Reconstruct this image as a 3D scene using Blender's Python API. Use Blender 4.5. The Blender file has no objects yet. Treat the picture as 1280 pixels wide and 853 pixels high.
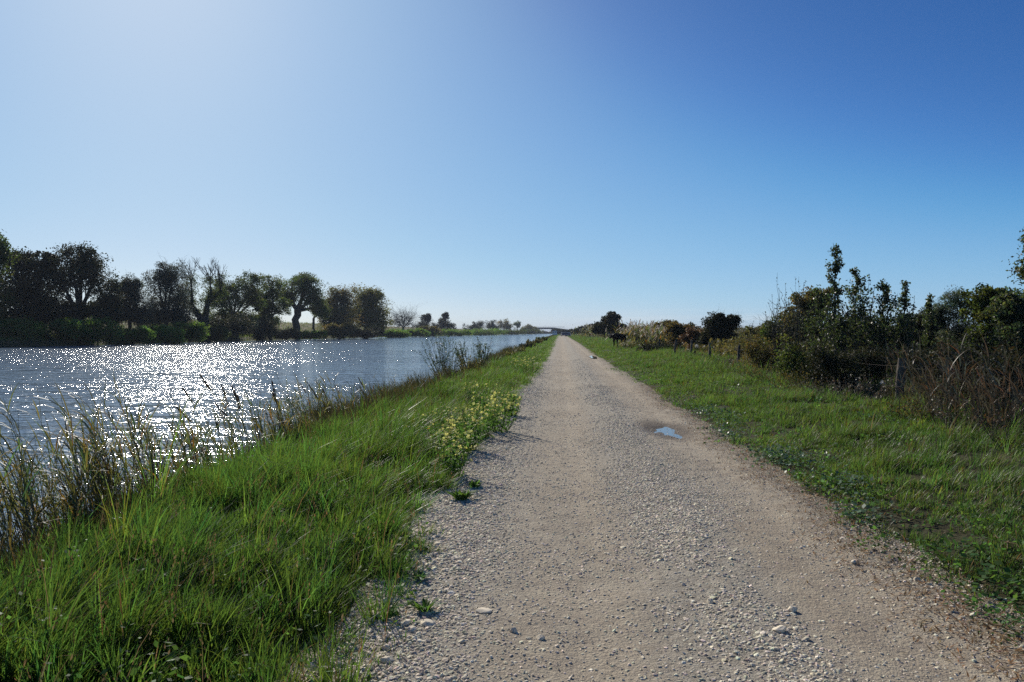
import bpy, math
import numpy as np
from mathutils import Vector, Euler, Matrix

R = math.radians
scene = bpy.context.scene
COL = scene.collection

# ------------------------------------------------------------------ camera
EYE = 1.55
YAW = R(3.5)
PITCH = R(90 - 0.63)
cam_data = bpy.data.cameras.new('camera')
cam = bpy.data.objects.new('camera', cam_data)
COL.objects.link(cam)
cam.location = (0, 0, EYE)
cam.rotation_euler = (PITCH, 0, YAW)
cam_data.sensor_width = 36
cam_data.lens = 28
cam_data.clip_start = 0.05
cam_data.clip_end = 20000
scene.camera = cam

# ------------------------------------------------------------------ sun and sky
SUN_EL = R(28.0)
SUN_AZ = R(-27.8)                    # from +Y, negative to the left
world = bpy.data.worlds.new('World')
scene.world = world
world.use_nodes = True
wn, wl = world.node_tree.nodes, world.node_tree.links
wn.clear()
w_out = wn.new('ShaderNodeOutputWorld')
w_bg = wn.new('ShaderNodeBackground')
w_sky = wn.new('ShaderNodeTexSky')
w_sky.sky_type = 'NISHITA'
w_sky.sun_disc = False
w_sky.sun_elevation = SUN_EL
w_sky.sun_rotation = SUN_AZ
w_sky.altitude = 0
w_sky.air_density = 0.50
w_sky.dust_density = 0.36
w_sky.ozone_density = 5.0
w_bg.inputs['Strength'].default_value = 0.094
w_hsv = wn.new('ShaderNodeHueSaturation')
w_hsv.inputs['Saturation'].default_value = 1.1
# camera-like tone curve put on the sky colour: soft shoulder per channel (raw sky values run to about 10)
w_dn = wn.new('ShaderNodeVectorMath'); w_dn.operation = 'SCALE'; w_dn.inputs['Scale'].default_value = 0.1
w_up = wn.new('ShaderNodeVectorMath'); w_up.operation = 'SCALE'; w_up.inputs['Scale'].default_value = 10.0
w_cv = wn.new('ShaderNodeRGBCurve')
cmap = w_cv.mapping
cmap.use_clip = False
for ch, pts in ((0, ((0, 0), (.065, .043), (.2, .228), (.47, .42), (.78, .60), (1, .70))),
                (1, ((0, 0), (.16, .152), (.33, .415), (.6, .59), (.97, .74), (1.1, .79))),
                (2, ((0, 0), (.39, .432), (.6, .675), (.8, .77), (1.0, .82), (1.2, .86)))):
    c = cmap.curves[ch]
    while len(c.points) < len(pts): c.points.new(0.5, 0.5)
    for q, (a_, b_) in zip(c.points, pts): q.location = (a_, b_)
cmap.update()
# a thin veil of cloud lying low over the far horizon
w_tc = wn.new('ShaderNodeTexCoord')
w_sep = wn.new('ShaderNodeSeparateXYZ')
w_map = wn.new('ShaderNodeMapping')
w_map.inputs['Scale'].default_value = (3.0, 3.0, 75.0)
w_noise = wn.new('ShaderNodeTexNoise')
w_noise.inputs['Scale'].default_value = 1.6
w_noise.inputs['Detail'].default_value = 5
w_band = wn.new('ShaderNodeMapRange')          # fades out with height above the horizon
w_band.inputs['From Min'].default_value = 0.030
w_band.inputs['From Max'].default_value = 0.012
w_ramp = wn.new('ShaderNodeMapRange')
w_ramp.inputs['From Min'].default_value = 0.48
w_ramp.inputs['From Max'].default_value = 0.70
w_mul = wn.new('ShaderNodeMath'); w_mul.operation = 'MULTIPLY'
w_mul2 = wn.new('ShaderNodeMath'); w_mul2.operation = 'MULTIPLY'; w_mul2.inputs[1].default_value = 0.75
w_mix = wn.new('ShaderNodeMixRGB')
w_mix.inputs['Color2'].default_value = (7.0, 7.9, 8.4, 1)
wl.new(w_sky.outputs[0], w_hsv.inputs['Color'])
wl.new(w_tc.outputs['Generated'], w_sep.inputs[0])
wl.new(w_tc.outputs['Generated'], w_map.inputs['Vector'])
wl.new(w_map.outputs[0], w_noise.inputs['Vector'])
wl.new(w_noise.outputs[0], w_ramp.inputs['Value'])
wl.new(w_sep.outputs['Z'], w_band.inputs['Value'])
wl.new(w_ramp.outputs[0], w_mul.inputs[0])
wl.new(w_band.outputs[0], w_mul.inputs[1])
wl.new(w_mul.outputs[0], w_mul2.inputs[0])
wl.new(w_mul2.outputs[0], w_mix.inputs['Fac'])
wl.new(w_hsv.outputs[0], w_dn.inputs[0])
wl.new(w_dn.outputs[0], w_cv.inputs['Color'])
wl.new(w_cv.outputs[0], w_up.inputs[0])
wl.new(w_up.outputs[0], w_mix.inputs['Color1'])
wl.new(w_mix.outputs[0], w_bg.inputs['Color'])
wl.new(w_bg.outputs[0], w_out.inputs['Surface'])

sun_data = bpy.data.lights.new('sun', 'SUN')
sun_data.energy = 5.0
sun_data.angle = R(0.53)
sun_data.color = (1.0, 0.94, 0.84)
sun = bpy.data.objects.new('sun', sun_data)
COL.objects.link(sun)
SUN_DIR = Vector((math.sin(SUN_AZ) * math.cos(SUN_EL), math.cos(SUN_AZ) * math.cos(SUN_EL), math.sin(SUN_EL)))
sun.rotation_euler = SUN_DIR.to_track_quat('Z', 'Y').to_euler()
sun.location = SUN_DIR * 60

scene.view_settings.view_transform = 'Standard'
scene.view_settings.look = 'None'
scene.view_settings.gamma = 1
scene.view_settings.use_curve_mapping = False
scene.view_settings.exposure = 0.10
scene.render.engine = 'CYCLES'
scene.cycles.use_denoising = False
scene.cycles.denoiser = 'OPENIMAGEDENOISE'
scene.cycles.denoising_input_passes = 'RGB_ALBEDO_NORMAL'
scene.cycles.denoising_prefilter = 'ACCURATE'
scene.cycles.max_bounces = 8
scene.cycles.transparent_max_bounces = 8
scene.cycles.sample_clamp_indirect = 6
scene.cycles.sample_clamp_direct = 0
scene.cycles.caustics_reflective = False
scene.cycles.caustics_refractive = False

# ------------------------------------------------------------------ geometry helpers
_cam_rot = Euler((PITCH, 0, YAW)).to_matrix()


def P(px, py, y):
    """The point of the place seen at (px, py) of the photograph whose distance along the road is y."""
    v = _cam_rot @ Vector(((px - 640) / 995.6, (426.5 - py) / 995.6, -1))
    s = y / v.y
    return Vector((v.x * s, y, EYE + v.z * s))


def hash2(ix, iy, seed):
    h = (ix.astype(np.int64) * 374761393 + iy.astype(np.int64) * 668265263 + seed * 1442695041) & 0xFFFFFFFF
    h = ((h ^ (h >> 13)) * 1274126177) & 0xFFFFFFFF
    return ((h ^ (h >> 16)) & 0xFFFFFF) / float(0xFFFFFF)


def vnoise(x, y, seed=0):
    x = np.asarray(x, float); y = np.asarray(y, float)
    ix, iy = np.floor(x), np.floor(y)
    fx, fy = x - ix, y - iy
    fx = fx * fx * (3 - 2 * fx); fy = fy * fy * (3 - 2 * fy)
    a = hash2(ix, iy, seed); b = hash2(ix + 1, iy, seed)
    c = hash2(ix, iy + 1, seed); d = hash2(ix + 1, iy + 1, seed)
    return (a * (1 - fx) + b * fx) * (1 - fy) + (c * (1 - fx) + d * fx) * fy


def fbm(x, y, seed=0, octv=4):
    t, a, s = 0, 0.5, 0
    for k in range(octv):
        t = t + a * vnoise(np.asarray(x) * 2 ** k, np.asarray(y) * 2 ** k, seed + k * 17)
        s += a; a *= 0.5
    return t / s - 0.5


class MB:
    """Collects vertices, faces (arrays of 3- or 4-gons) and a tint per vertex; build() links ONE mesh object."""
    def __init__(self):
        self.v, self.f, self.t, self.m, self.n = [], [], [], [], 0

    def add(self, V, F, tint=None, mat=0):
        V = np.asarray(V, np.float32).reshape(-1, 3)
        F = np.asarray(F, np.int32)
        if len(V) == 0 or len(F) == 0:
            return self
        self.v.append(V); self.f.append(F + self.n); self.m.append((len(F), mat))
        if tint is None:
            tint = np.ones((len(V), 3), np.float32)
        tint = np.asarray(tint, np.float32)
        if tint.ndim == 1:
            tint = np.tile(tint, (len(V), 1))
        self.t.append(tint); self.n += len(V)
        return self

    def build(self, name, mats, parent=None, smooth=False, loc=None):
        me = bpy.data.meshes.new(name)
        V = np.concatenate(self.v)
        if loc is not None:
            V = V - np.asarray(loc, np.float32)
        me.vertices.add(len(V)); me.vertices.foreach_set('co', V.ravel())
        loops = np.concatenate([f.ravel() for f in self.f])
        tot = np.concatenate([np.full(len(f), f.shape[1], np.int32) for f in self.f])
        start = np.concatenate([[0], np.cumsum(tot)[:-1]]).astype(np.int32)
        me.loops.add(len(loops)); me.loops.foreach_set('vertex_index', loops.astype(np.int32))
        me.polygons.add(len(tot)); me.polygons.foreach_set('loop_start', start)
        me.polygons.foreach_set('loop_total', tot)
        mi = np.concatenate([np.full(k, m, np.int32) for k, m in self.m])
        me.polygons.foreach_set('material_index', mi)
        me.polygons.foreach_set('use_smooth', np.full(len(tot), bool(smooth)))
        T = np.concatenate(self.t)
        ca = me.color_attributes.new('tint', 'FLOAT_COLOR', 'POINT')
        ca.data.foreach_set('color', np.concatenate([T, np.ones((len(T), 1), np.float32)], 1).ravel())
        me.update(calc_edges=True)
        for m in (mats if isinstance(mats, (list, tuple)) else [mats]):
            me.materials.append(m)
        o = bpy.data.objects.new(name, me)
        COL.objects.link(o)
        if loc is not None:
            o.location = loc
        if parent is not None:
            o.parent = parent
        return o


def tag(o, label=None, cat=None, group=None, kind=None):
    if label: o['label'] = label
    if cat: o['category'] = cat
    if group: o['group'] = group
    if kind: o['kind'] = kind
    return o


def thing(name, loc, label, cat, group=None, rz=0.0):
    o = bpy.data.objects.new(name, None)
    COL.objects.link(o)
    o.location = loc
    o.rotation_euler = (0, 0, rz)
    o.empty_display_size = 0.2
    return tag(o, label, cat, group)


# ------------------------------------------------------------------ materials
def new_mat(name):
    m = bpy.data.materials.new(name)
    m.use_nodes = True
    nt = m.node_tree
    nt.nodes.clear()
    out = nt.nodes.new('ShaderNodeOutputMaterial')
    return m, nt.nodes, nt.links, out


def leaf_mat(name, col, trans=None, fac=0.4, rough=0.45, spec=0.4, var=0.25):
    """Thin leaf or blade: diffuse front with some gloss, light coming through from behind; hue varies from leaf to leaf."""
    m, n, l, out = new_mat(name)
    at = n.new('ShaderNodeAttribute'); at.attribute_name = 'tint'
    mu = n.new('ShaderNodeMixRGB'); mu.blend_type = 'MULTIPLY'; mu.inputs[0].default_value = 1
    mu.inputs[1].default_value = (*col, 1)
    l.new(at.outputs['Color'], mu.inputs[2])
    b = n.new('ShaderNodeBsdfPrincipled')
    b.inputs['Roughness'].default_value = rough
    b.inputs['Specular IOR Level'].default_value = spec
    l.new(mu.outputs[0], b.inputs['Base Color'])
    if fac <= 0:
        l.new(b.outputs[0], out.inputs[0]); return m
    tr = n.new('ShaderNodeBsdfTranslucent')
    mt = n.new('ShaderNodeMixRGB'); mt.blend_type = 'MULTIPLY'; mt.inputs[0].default_value = 1
    tc = trans or tuple(c * 1.6 for c in col)
    mt.inputs[1].default_value = (*tc, 1)
    l.new(at.outputs['Color'], mt.inputs[2])
    l.new(mt.outputs[0], tr.inputs['Color'])
    mx = n.new('ShaderNodeMixShader'); mx.inputs[0].default_value = fac
    l.new(b.outputs[0], mx.inputs[1]); l.new(tr.outputs[0], mx.inputs[2])
    l.new(mx.outputs[0], out.inputs[0])
    return m


def bark_mat(name, c1, c2, scale=12, rough=0.9):
    m, n, l, out = new_mat(name)
    tc = n.new('ShaderNodeTexCoord')
    mp = n.new('ShaderNodeMapping'); mp.inputs['Scale'].default_value = (1, 1, 0.25)
    no = n.new('ShaderNodeTexNoise'); no.inputs['Scale'].default_value = scale; no.inputs['Detail'].default_value = 6
    cr = n.new('ShaderNodeMixRGB'); cr.inputs[1].default_value = (*c1, 1); cr.inputs[2].default_value = (*c2, 1)
    b = n.new('ShaderNodeBsdfPrincipled'); b.inputs['Roughness'].default_value = rough
    b.inputs['Specular IOR Level'].default_value = 0.2
    bu = n.new('ShaderNodeBump'); bu.inputs['Strength'].default_value = 0.6; bu.inputs['Distance'].default_value = 0.02
    l.new(tc.outputs['Object'], mp.inputs[0]); l.new(mp.outputs[0], no.inputs['Vector'])
    l.new(no.outputs[0], cr.inputs[0]); l.new(cr.outputs[0], b.inputs['Base Color'])
    l.new(no.outputs[0], bu.inputs['Height']); l.new(bu.outputs[0], b.inputs['Normal'])
    l.new(b.outputs[0], out.inputs[0])
    return m


def plain_mat(name, col, rough=0.6, metal=0.0, spec=0.4, noise=0.15, scale=8):
    m, n, l, out = new_mat(name)
    tc = n.new('ShaderNodeTexCoord')
    no = n.new('ShaderNodeTexNoise'); no.inputs['Scale'].default_value = scale; no.inputs['Detail'].default_value = 5
    cr = n.new('ShaderNodeMixRGB')
    cr.inputs[1].default_value = (*[c * (1 - noise) for c in col], 1)
    cr.inputs[2].default_value = (*[min(1, c * (1 + noise)) for c in col], 1)
    b = n.new('ShaderNodeBsdfPrincipled'); b.inputs['Roughness'].default_value = rough
    b.inputs['Metallic'].default_value = metal; b.inputs['Specular IOR Level'].default_value = spec
    l.new(tc.outputs['Object'], no.inputs['Vector']); l.new(no.outputs[0], cr.inputs[0])
    l.new(cr.outputs[0], b.inputs['Base Color']); l.new(b.outputs[0], out.inputs[0])
    return m

# ------------------------------------------------------------------ the land
WATER_Z = -0.35


def bank_far(y):
    return np.interp(y, [-60, 350, 700, 1000, 2000], [-68, -68, -43, -27, -10])


def levee_far(y):
    return np.interp(y, [-60, 1500, 4000], [-100, -100, -130])


def edge_left(y):
    """Where the verge begins on the canal side of the road."""
    y = np.asarray(y, float)
    return np.interp(y, [0, 3.5, 5.6, 7, 10, 15, 30, 60], [-0.68, -0.70, -0.86, -1.04, -1.10, -0.97, -0.76, -0.62]) + 0.24 * fbm(y * 0.8, y * 0 + 3.3, 5, 3)


def edge_right(y):
    y = np.asarray(y, float)
    return np.interp(y, [0, 5, 10, 20, 60], [2.32, 2.28, 2.32, 2.32, 2.15]) + 0.75 * fbm(y * 0.7, y * 0 + 9.1, 8, 4)


def bank_near(y):
    """Top of the near bank, where the ground falls to the water."""
    y = np.asarray(y, float)
    return np.interp(y, [0, 6, 10, 18, 30, 80], [-3.45, -3.5, -3.62, -3.5, -3.3, -3.1]) + 0.5 * fbm(y * 0.25, y * 0 + 1.7, 31, 3)


def ground_z(x, y):
    x = np.asarray(x, float); y = np.asarray(y, float)
    x, y = np.broadcast_arrays(x, y)
    bn = bank_near(y); bf = bank_far(y); lv = levee_far(y)
    z = np.zeros_like(x)
    rough = fbm(x * 0.9, y * 0.9, 11, 4) * 0.10 + fbm(x * 0.2, y * 0.2, 12, 3) * 0.12
    # right of the road
    right = np.interp(x, [2.0, 2.5, 3.2, 5.0, 6.4, 9, 30, 4000], [-0.05, 0.0, 0.06, 0.16, 0.12, 0.0, -0.1, -0.1])
    z = np.where(x > 2.0, right, z)
    # left verge
    d = x - bn
    left = np.interp(x, [-4.5, -2.8, -2.1, -1.6, -1.3, -0.2], [0.0, 0.03, 0.06, 0.0, -0.06, -0.08])
    z = np.where(x < -0.2, left, z)
    z = np.where((x >= -0.2) & (x <= 2.0), -0.05, z)
    amp = np.clip((np.abs(x - 0.75) - 1.4) / 1.0, 0, 1)
    z = z + rough * amp
    near_bank = np.interp(d, [-3.0, -1.4, -0.75, -0.25, 0.3], [-1.6, -0.75, -0.40, -0.12, 0.0])
    z = np.where(d < 0.3, z + near_bank, z)
    # far bank
    e = bf - x
    fb = np.interp(e, [-4, -0.6, 0.4, 1.6, 8, 20], [-1.6, -0.7, -0.15, 0.45, 0.7, 0.7])
    z = np.where(e > -8, fb + np.clip(e, 0, 1) * rough, z)
    z = np.where((e <= -4) & (d < -3.0), -1.6, z)
    g = lv - x
    rise = np.interp(g, [-14, -1, 2, 40, 400], [0, 4.2, 4.4, 4.4, 2.0])
    z = np.where(e > 0, z + rise, z)
    return z


def grid_mesh(name, xs, ys, zf, mat, smooth=True):
    X, Y = np.meshgrid(xs, ys)
    Z = zf(X, Y)
    V = np.stack([X, Y, Z], -1).reshape(-1, 3)
    nx, ny = len(xs), len(ys)
    i = np.arange((ny - 1) * (nx - 1)); r, c = i // (nx - 1), i % (nx - 1)
    a = r * nx + c
    F = np.stack([a, a + 1, a + nx + 1, a + nx], 1)
    return MB().add(V, F).build(name, mat, smooth=smooth)


# soil and field colours
m, n, l, out = new_mat('soil')
tc = n.new('ShaderNodeTexCoord')
n1 = n.new('ShaderNodeTexNoise'); n1.inputs['Scale'].default_value = 1.3; n1.inputs['Detail'].default_value = 8
n2 = n.new('ShaderNodeTexNoise'); n2.inputs['Scale'].default_value = 30; n2.inputs['Detail'].default_value = 6
n3 = n.new('ShaderNodeTexNoise'); n3.inputs['Scale'].default_value = 0.02; n3.inputs['Detail'].default_value = 6
for q in (n1, n2, n3): l.new(tc.outputs['Object'], q.inputs['Vector'])
c1 = n.new('ShaderNodeMixRGB'); c1.inputs[1].default_value = (0.10, 0.075, 0.05, 1); c1.inputs[2].default_value = (0.06, 0.075, 0.025, 1)
c2 = n.new('ShaderNodeMixRGB'); c2.blend_type = 'MULTIPLY'; c2.inputs[0].default_value = 0.7
l.new(n1.outputs[0], c1.inputs[0]); l.new(c1.outputs[0], c2.inputs[1]); l.new(n2.outputs[0], c2.inputs[2])
# beyond the far bank: dry tan field
sp = n.new('ShaderNodeSeparateXYZ'); l.new(tc.outputs['Object'], sp.inputs[0])
mr = n.new('ShaderNodeMapRange'); mr.inputs['From Min'].default_value = -80; mr.inputs['From Max'].default_value = -90
l.new(sp.outputs['X'], mr.inputs['Value'])
fd = n.new('ShaderNodeMixRGB'); fd.inputs[1].default_value = (0.20, 0.155, 0.075, 1); fd.inputs[2].default_value = (0.11, 0.11, 0.04, 1)
l.new(n3.outputs[0], fd.inputs[0])
c3 = n.new('ShaderNodeMixRGB'); l.new(mr.outputs[0], c3.inputs[0]); l.new(c2.outputs[0], c3.inputs[1]); l.new(fd.outputs[0], c3.inputs[2])
b = n.new('ShaderNodeBsdfPrincipled'); b.inputs['Roughness'].default_value = 0.95; b.inputs['Specular IOR Level'].default_value = 0.1
bu = n.new('ShaderNodeBump'); bu.inputs['Strength'].default_value = 0.8; bu.inputs['Distance'].default_value = 0.03
l.new(n2.outputs[0], bu.inputs['Height']); l.new(bu.outputs[0], b.inputs['Normal'])
l.new(c3.outputs[0], b.inputs['Base Color']); l.new(b.outputs[0], out.inputs[0])
MAT_SOIL = m

xs = np.concatenate([[-9000, -4000, -2000, -900, -500, -300, -200], np.arange(-150, -80, 3.0), np.arange(-80, -60, 0.8),
                     np.arange(-60, -10, 2.0), np.arange(-10, -6, 0.4), np.arange(-6, -0.6, 0.10), np.arange(-0.6, 2.0, 0.3),
                     np.arange(2.0, 8.0, 0.12), np.arange(8, 20, 0.5), np.arange(20, 60, 4), [80, 120, 200, 400, 900, 2000, 4000, 9000]])
ys = np.concatenate([np.arange(-40, 0, 4.0), np.arange(0, 22, 0.12), np.arange(22, 60, 0.4), np.arange(60, 140, 1.5),
                     140 * 1.035 ** np.arange(0, 120), [9000]])
ground = grid_mesh('ground', np.unique(xs), np.unique(ys), ground_z, MAT_SOIL)
tag(ground, 'flat soil under the verges, banks and fields', 'ground', kind='structure')

# ------------------------------------------------------------------ the gravel track
ROAD_END = 300.0


def road_z(x, y):
    """Crowned middle, two shallow wheel tracks, edges dipping under the verge."""
    x = np.asarray(x, float); y = np.asarray(y, float)
    base = np.interp(x, [-2.3, -1.75, -1.1, -0.35, 0.1, 0.55, 1.0, 1.35, 1.8, 2.2, 2.5, 3.2],
                     [-0.22, -0.05, 0.02, 0.012, -0.014, 0.0, 0.034, 0.022, -0.018, 0.0, 0.0, -0.16])
    bumps = 0.042 * fbm(x * 1.2, y * 0.7, 41, 4) + 0.018 * fbm(x * 6, y * 5, 42, 3)
    far = np.clip((y - 60) / 60, 0, 1) * 0.05
    # hollows that hold the puddles
    for (cx, cy, rx, ry, dp) in PUDDLES:
        q = ((x - cx) / (rx * 1.5)) ** 2 + ((y - cy) / (ry * 1.5)) ** 2
        bumps = bumps - dp * np.exp(-q * 1.2) * (1 + 1.5 * fbm(x * 5.5 + 3, y * 2.2, 44, 3))
    return base + bumps + far


pA = P(831, 537, 12.9)
pB = P(741, 444, 50.0)
PUDDLES = [(pA.x, 12.9, 0.20, 0.62, 0.055), (pB.x, 50.0, 0.15, 2.2, 0.06)]

m, n, l, out = new_mat('gravel_track')
tc = n.new('ShaderNodeTexCoord')
sp = n.new('ShaderNodeSeparateXYZ'); l.new(tc.outputs['Object'], sp.inputs[0])


def noise(scale, detail=6, rough=0.6, stretch=None):
    q = n.new('ShaderNodeTexNoise'); q.inputs['Scale'].default_value = scale
    q.inputs['Detail'].default_value = detail; q.inputs['Roughness'].default_value = rough
    if stretch:
        mp = n.new('ShaderNodeMapping'); mp.inputs['Scale'].default_value = stretch
        l.new(tc.outputs['Object'], mp.inputs[0]); l.new(mp.outputs[0], q.inputs['Vector'])
    else:
        l.new(tc.outputs['Object'], q.inputs['Vector'])
    return q


def mixc(fac, a, bb, blend='MIX', k=None):
    q = n.new('ShaderNodeMixRGB'); q.blend_type = blend
    if hasattr(fac, 'outputs'): l.new(fac.outputs[0], q.inputs[0])
    else: q.inputs[0].default_value = fac
    for idx, s in ((1, a), (2, bb)):
        if hasattr(s, 'outputs'): l.new(s.outputs[0], q.inputs[idx])
        else: q.inputs[idx].default_value = (*s, 1)
    return q


def mrange(src, a, bb, lo=0.0, hi=1.0):
    q = n.new('ShaderNodeMapRange')
    q.inputs['From Min'].default_value = a; q.inputs['From Max'].default_value = bb
    q.inputs['To Min'].default_value = lo; q.inputs['To Max'].default_value = hi
    l.new(src, q.inputs['Value']); return q


big = noise(0.8, 6, 0.6, (1.0, 0.35, 1))
mid = noise(5, 8, 0.65)
fine = noise(60, 6, 0.7)
grit = n.new('ShaderNodeTexVoronoi'); grit.inputs['Scale'].default_value = 85; l.new(tc.outputs['Object'], grit.inputs['Vector'])
grit2 = n.new('ShaderNodeTexVoronoi'); grit2.inputs['Scale'].default_value = 34; l.new(tc.outputs['Object'], grit2.inputs['Vector'])
dust = mixc(mrange(big.outputs[0], 0.35, 0.65), (0.45, 0.38, 0.265), (0.58, 0.51, 0.375))
dust2 = mixc(mrange(mid.outputs[0], 0.3, 0.75), dust, (0.33, 0.265, 0.195))
stony = mixc(mrange(grit2.outputs['Color'], 0.1, 0.9), (0.27, 0.24, 0.185), (0.47, 0.43, 0.345))
# stones show along the crown and the canal edge, dust in the wheel tracks
ck = n.new('ShaderNodeValToRGB')
els = ck.color_ramp.elements
els[0].position = 0.0; els[0].color = (0.9, 0.9, 0.9, 1)
els[1].position = 1.0; els[1].color = (0.15, 0.15, 0.15, 1)
for pos, v in ((0.17, 0.9), (0.27, 0.2), (0.40, 0.05), (0.49, 0.95), (0.62, 1.0), (0.69, 0.15), (0.82, 0.0), (0.91, 0.4)):
    e = els.new(pos); e.color = (v, v, v, 1)
l.new(mrange(sp.outputs['X'], -1.2, 2.6).outputs[0], ck.inputs[0])
ckm = n.new('ShaderNodeMath'); ckm.operation = 'MULTIPLY_ADD'
l.new(big.outputs[0], ckm.inputs[0]); ckm.inputs[1].default_value = 0.9
add = n.new('ShaderNodeMath'); add.operation = 'SUBTRACT'; add.inputs[1].default_value = 0.5
l.new(ck.outputs[0], add.inputs[0]); l.new(add.outputs[0], ckm.inputs[2])
ckc = n.new('ShaderNodeMath'); ckc.operation = 'MULTIPLY'; ckc.use_clamp = True; ckc.inputs[1].default_value = 1.0
l.new(ckm.outputs[0], ckc.inputs[0])
top = mixc(ckc, dust2, stony)
# brown earth creeping in along the field edge
ed = n.new('ShaderNodeMath'); ed.operation = 'MULTIPLY'
ea = mrange(sp.outputs['X'], 1.85, 2.5); eb = mrange(mid.outputs[0], 0.35, 0.62)
l.new(ea.outputs[0], ed.inputs[0]); l.new(eb.outputs[0], ed.inputs[1])
top2 = mixc(ed, top, (0.12, 0.085, 0.055))
damp = noise(0.9, 5, 0.6, (1.0, 0.28, 1))
top2 = mixc(mrange(damp.outputs[0], 0.52, 0.70, 0.0, 0.55), top2, (0.20, 0.165, 0.12))
fin = mixc(0.45, top2, fine, 'OVERLAY')
# wet mud round the puddle
pv = n.new('ShaderNodeVectorMath'); pv.operation = 'MULTIPLY_ADD'
pv.inputs[1].default_value = (1 / 0.52, 1 / 1.45, 0); pv.inputs[2].default_value = (-PUDDLES[0][0] / 0.52, -12.9 / 1.45, 0)
l.new(tc.outputs['Object'], pv.inputs[0])
pl_ = n.new('ShaderNodeVectorMath'); pl_.operation = 'LENGTH'; l.new(pv.outputs[0], pl_.inputs[0])
pa_ = n.new('ShaderNodeMath'); pa_.operation = 'MULTIPLY_ADD'; pa_.inputs[1].default_value = 0.7
l.new(mid.outputs[0], pa_.inputs[0]); l.new(pl_.outputs['Value'], pa_.inputs[2])
wet = mrange(pa_.outputs[0], 1.35, 0.95)
fin = mixc(wet, fin, (0.13, 0.105, 0.08))
spk = mixc(mrange(grit.outputs['Distance'], 0.25, 0.55, 0.0, 0.30), fin, (0.22, 0.185, 0.15))
b = n.new('ShaderNodeBsdfPrincipled'); b.inputs['Roughness'].default_value = 0.92; b.inputs['Specular IOR Level'].default_value = 0.15
l.new(spk.outputs[0], b.inputs['Base Color'])
h1 = n.new('ShaderNodeMath'); h1.operation = 'MULTIPLY_ADD'; h1.inputs[1].default_value = -0.5
l.new(grit2.outputs['Distance'], h1.inputs[0]); l.new(fine.outputs[0], h1.inputs[2])
h2 = n.new('ShaderNodeMath'); h2.operation = 'MULTIPLY_ADD'; h2.inputs[1].default_value = -0.35
l.new(grit.outputs['Distance'], h2.inputs[0]); l.new(h1.outputs[0], h2.inputs[2])
h3 = n.new('ShaderNodeMath'); h3.operation = 'MULTIPLY_ADD'; h3.inputs[1].default_value = 1.2
l.new(mid.outputs[0], h3.inputs[0]); l.new(h2.outputs[0], h3.inputs[2])
bu = n.new('ShaderNodeBump'); bu.inputs['Strength'].default_value = 0.9; bu.inputs['Distance'].default_value = 0.012
l.new(h3.outputs[0], bu.inputs['Height']); l.new(bu.outputs[0], b.inputs['Normal'])
l.new(b.outputs[0], out.inputs[0])
MAT_ROAD = m

xr = np.arange(-2.3, 3.05, 0.05)
yr = np.concatenate([np.arange(-6, 2, 0.3), np.arange(2, 14, 0.045), np.arange(14, 40, 0.2), np.arange(40, ROAD_END + 60, 1.2)])
road = grid_mesh('road', xr, yr, road_z, MAT_ROAD)
tag(road, 'pale gravel track running dead straight to the horizon', 'road', kind='structure')

# ------------------------------------------------------------------ water
m, n, l, out = new_mat('canal_water')
tc = n.new('ShaderNodeTexCoord')
b = n.new('ShaderNodeBsdfPrincipled')
b.inputs['Base Color'].default_value = (0.16, 0.235, 0.315, 1)
b.inputs['Roughness'].default_value = 0.08
b.inputs['IOR'].default_value = 1.33
b.inputs['Specular IOR Level'].default_value = 0.5


def wave(scale, detail, stretch, rot):
    mp = n.new('ShaderNodeMapping'); mp.inputs['Scale'].default_value = stretch; mp.inputs['Rotation'].default_value = (0, 0, R(rot))
    l.new(tc.outputs['Object'], mp.inputs[0])
    q = n.new('ShaderNodeTexNoise'); q.inputs['Scale'].default_value = scale; q.inputs['Detail'].default_value = detail
    q.inputs['Roughness'].default_value = 0.5
    l.new(mp.outputs[0], q.inputs['Vector']); return q


wa = wave(0.9, 3, (0.95, 1.15, 1), -26)
wb = wave(3.0, 3, (0.95, 1.12, 1), -20)
wc = wave(11, 2, (0.7, 1.2, 1), -12)
s1 = n.new('ShaderNodeMath'); s1.operation = 'MULTIPLY_ADD'; s1.inputs[1].default_value = 0.084
s0 = n.new('ShaderNodeMath'); s0.operation = 'MULTIPLY'; s0.inputs[1].default_value = 0.12
s2 = n.new('ShaderNodeMath'); s2.operation = 'MULTIPLY_ADD'; s2.inputs[1].default_value = 0.010
l.new(wa.outputs[0], s0.inputs[0])
l.new(wb.outputs[0], s1.inputs[0]); l.new(s0.outputs[0], s1.inputs[2])
l.new(wc.outputs[0], s2.inputs[0]); l.new(s1.outputs[0], s2.inputs[2])
# cat's paws: the wind ruffles the water in patches
wp = wave(0.55, 4, (0.6, 1.3, 1), 20)
wp.inputs['Roughness'].default_value = 0.65
wr = n.new('ShaderNodeMapRange'); wr.inputs['From Min'].default_value = 0.36; wr.inputs['From Max'].default_value = 0.66
wr.inputs['To Min'].default_value = 0.25; wr.inputs['To Max'].default_value = 1.75
l.new(wp.outputs[0], wr.inputs['Value'])
sc_ = n.new('ShaderNodeMath'); sc_.operation = 'MULTIPLY'
wl_ = wave(0.05, 4, (0.30, 1.0, 1), 12)
wlr = n.new('ShaderNodeMapRange'); wlr.inputs['From Min'].default_value = 0.38; wlr.inputs['From Max'].default_value = 0.62
wlr.inputs['To Min'].default_value = 0.45; wlr.inputs['To Max'].default_value = 1.15
l.new(wl_.outputs[0], wlr.inputs['Value'])
wm_ = n.new('ShaderNodeMath'); wm_.operation = 'MULTIPLY'
l.new(wr.outputs[0], wm_.inputs[0]); l.new(wlr.outputs[0], wm_.inputs[1])
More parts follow.
